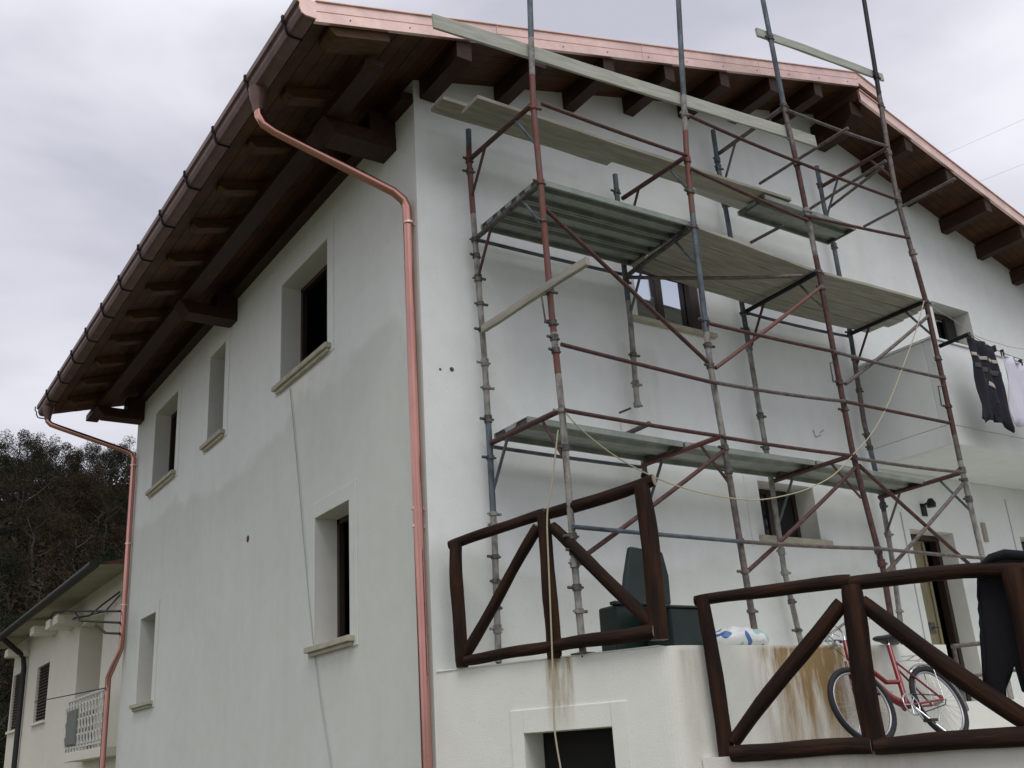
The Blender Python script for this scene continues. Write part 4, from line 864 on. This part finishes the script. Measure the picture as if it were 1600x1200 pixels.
# corbels under the eave
for (px, py) in ((72, 985), (98, 975), (110, 968), (30, 1020)):
    c = nv(px, py, XN-.2); r_ = MB(); r_.box((XN-.5, c.y-.22, c.z-.11), (XN-.002, c.y+.22, c.z+.08)); r_.build('corbel', ncr, nb_h, bevel=.02)
# balcony with its railing
yb0, yb1 = nv(165, 1160).y, nv(92, 1180).y; zb0 = nv(130, 1170).z; xo = XN-.34
sc_ = xo/XN
yb0, yb1 = at(0, xo, 163, 1165).y, at(0, xo, 100, 1182).y; zb0 = at(0, xo, 130, 1172).z; yb0 = max(yb0, 18.74)
r_ = MB(); r_.box((xo, yb0, zb0-.16), (XN-.001, yb1, zb0)); nbal = r_.build('balcony', ncr, nb_h, bevel=.01)
zr0 = at(0, xo, 140, 1083).z
r_ = MB(); r_.box((xo, yb0, zr0-.04), (xo+.04, yb1, zr0)); r_.box((xo, yb0, zb0+.06), (xo+.03, yb1, zb0+.09)); r_.build('railing', niron, nbal)
k = 0; y = yb0+.04
while y < yb1:
    r_ = MB(); r_.box((xo+.005, y-.012, zb0+.001), (xo+.03, y+.012, zr0-.041)); r_.build('baluster', niron, nbal)
    if True:
        for z in (.22, .5, .78):
            r_ = MB(); c = Vector((xo+.018, y+.12, zb0+(zr0-zb0)*z)); r_.tube([c+Vector((0, .09*math.cos(a*.785), .09*math.sin(a*.785))) for a in range(8)], .011, 5, closed=True); r_.build('scroll', niron, nbal)
    y += .24; k += 1
a, b_ = at(0, xo+.05, 126, 1106), at(0, xo+.05, 108, 1160)
r_ = MB(); r_.box((xo-.03, min(a.y, b_.y), zb0+.12), (xo+.30, max(a.y, b_.y), at(0, xo+.06, 117, 1110).z)); ac = r_.build('air_conditioner', mat('grey_unit', (.17, .18, .16), .7), nbal, bevel=.02)
# awning frame and wires
fm = lambda px, py, x=XN-.5: at(0, x, px, py)
r_ = MB()
for ps in (((100, 955), (187, 955)), ((118, 958), (125, 970), (187, 973)), ((150, 977), (165, 989), (187, 990)), ((78, 966), (84, 957), (100, 955))): r_.tube([fm(*q) for q in ps], .022, 6)
r_.build('awning_frame', ndk, nb_h)
r_ = MB(); r_.tube([nv(187, 925, XN-.05), nv(160, 945, XN-.15), nv(140, 962, XN-.2), nv(118, 965, XN-.2), nv(95, 982, XN-.1)], .018, 5); r_.tube([nv(187, 930, XN-.05), nv(165, 955, XN-.1), nv(125, 965, XN-.1)], .014, 5); r_.build('wires', ndk, nb_h)
r_ = MB(); r_.tube([fm(54, 1097), fm(165, 1075)], .010, 4); r_.build('clothes_wire', ndk, nb_h)

# ------------------------------------------------------------------ trees on the hill
def leafmat(n, a, b):
    m = mat(n, a, .95, col2=b, vscale=.9, detail=3, spec=.05); return m
lms = [leafmat('dark_leaves', (.024, .030, .018), (.014, .018, .011)), leafmat('olive_leaves', (.044, .038, .023), (.026, .024, .015)), leafmat('brown_leaves', (.055, .038, .024), (.034, .025, .016))]
def tree_proto(seed, h, kind):
    rnd = random.Random(seed); tr_ = MB(); k = 6
    pts = [Vector((rnd.uniform(-.12, .12)*i, rnd.uniform(-.12, .12)*i, h*.75*i/k)) for i in range(k+1)]; tr_.tube(pts, [.16*(1-i/(k+1.5)) for i in range(k+1)], 6)
    tips = []
    for i in range(11):
        a = rnd.uniform(0, 6.28); z = h*rnd.uniform(.25, .72); ln = h*rnd.uniform(.18, .34); b0 = pts[min(k, int(z/(h*.75)*k))]
        e = b0+Vector((math.cos(a)*ln, math.sin(a)*ln, ln*rnd.uniform(.5, 1.1))); mid = b0.lerp(e, .5)+Vector((0, 0, -.1)); tr_.tube([b0, mid, e], [.05, .035, .015], 4); tips.append(e)
        for _ in range(3 if kind != 3 else 12):
            e2 = b0.lerp(e, rnd.uniform(.4, 1))+Vector((rnd.uniform(-.6, .6), rnd.uniform(-.6, .6), rnd.uniform(.1, .9))); tr_.tube([b0.lerp(e, rnd.uniform(.4, .9)), e2], [.014, .006], 3); 
    cr2 = MB()
    n = 5200 if kind != 3 else 2200
    cl = [(t+Vector((rnd.uniform(-.3, .3), rnd.uniform(-.3, .3), rnd.uniform(-.1, .4))), rnd.uniform(.45, .95)) for t in tips]+[(Vector((0, 0, h*.8)), h*.16), (Vector((0, 0, h*.6)), h*.17)]
    for _ in range(n):
        c, r_ = rnd.choice(cl); d = Vector((rnd.gauss(0, 1), rnd.gauss(0, 1), rnd.gauss(0, .8))); d = d.normalized()*r_*rnd.random()**.4; p = c+d
        s_ = rnd.uniform(.035, .075); u = Vector((rnd.gauss(0, 1), rnd.gauss(0, 1), rnd.gauss(0, 1))).normalized(); w_ = u.cross(Vector((rnd.gauss(0, 1), rnd.gauss(0, 1), .3))).normalized()
        cr2.add([p-u*s_, p+w_*s_*.6, p+u*s_, p-w_*s_*.6], [(0, 1, 2, 3)])
    mt = MB(); 
    root = thing('tree', 'tree', 'tree')
    tr_.build('trunk', 'twig' if kind == 3 else 'bark', root); cr2.build('crown', lms[min(kind, 2)], root)
    return root
protos = [tree_proto(1, 5.6, 0), tree_proto(2, 6.6, 1), tree_proto(3, 5.0, 2), tree_proto(4, 6.2, 0), tree_proto(5, 6.0, 3)]
names = ['dense dark green tree', 'tall olive green tree', 'low rusty brown leaved tree', 'broad dark tree', 'nearly bare grey twiggy tree']
rt_ = random.Random(11); spots = []
for j in range(19):
    y = 41+j*3.3+rt_.uniform(-.8, .8); x0 = y*.105-3; x1 = y*.27+2
    x = x0+rt_.uniform(0, 2)
    while x < x1: spots.append((x+rt_.uniform(-.6, .6), y+rt_.uniform(-1.4, 1.4))); x += rt_.uniform(2.0, 3.2)
used = set()
for (x, y) in spots:
    k = rt_.choices(range(5), (4, 3, 4, 4, 1))[0]
    if y > 88: k = rt_.choice((0, 3, 4, 1))
    pr = protos[k]
    if k not in used: used.add(k); o = pr
    else:
        o = pr.copy(); C.objects.link(o)
        for ch in list(pr.children):
            c = ch.copy(); C.objects.link(c); c.parent = o
    s_ = rt_.uniform(.6, .95); o.location = (x, y, hz(x, y)-.25); o.scale = (s_, s_, s_*rt_.uniform(.9, 1.15)); o.rotation_euler = (0, 0, rt_.uniform(0, 6.28))
    o['label'] = '%s %s' % (names[k], 'on the wooded hillside just above the cream house' if y < 58 else 'halfway up the wooded hillside at the left' if y < 80 else 'near the skyline of the wooded hillside'); o['category'] = 'tree'; o['group'] = 'trees of the wooded hillside'
# undergrowth: countless low bushes
ug = MB(); ru = random.Random(3)
for _ in range(26000):
    y = 36+62*ru.random()**.8; x = y*(.08+.22*ru.random())+ru.uniform(-2, 3); s_ = ru.uniform(.08, .24); p = Vector((x, y, hz(x, y)+ru.random()**2*1.3)); u = Vector((ru.gauss(0, 1), ru.gauss(0, 1), ru.gauss(0, 1))).normalized(); w_ = u.cross(Vector((ru.gauss(0, 1), 1, .3))).normalized()
    ug.add([p-u*s_, p+w_*s_*.6, p+u*s_, p-w_*s_*.6], [(0, 1, 2, 3)], ru.choice((0, 0, 1)))
tag(ug.build('undergrowth', [lms[2], lms[1]]), 'low brown and green undergrowth covering the hillside', 'undergrowth', kind='stuff')

# overhead wires across the sky at the right
for i, (a, b_) in enumerate((((1465, 243), (1700, 140)), ((1480, 300), (1700, 215)))):
    P, Q = at(1, 28, *a), at(1, 24, *b_); P = P+(P-Q)*.8; mb = MB(); mb.tube([P.lerp(Q, t/8)-Vector((0, 0, .5*(t/8)*(1-t/8))) for t in range(9)], .005, 4)
    tag(mb.build('overhead_wire', 'wire'), ['upper', 'lower'][i]+' thin overhead wire crossing the sky above the right roof slope', 'wire', 'overhead wires')
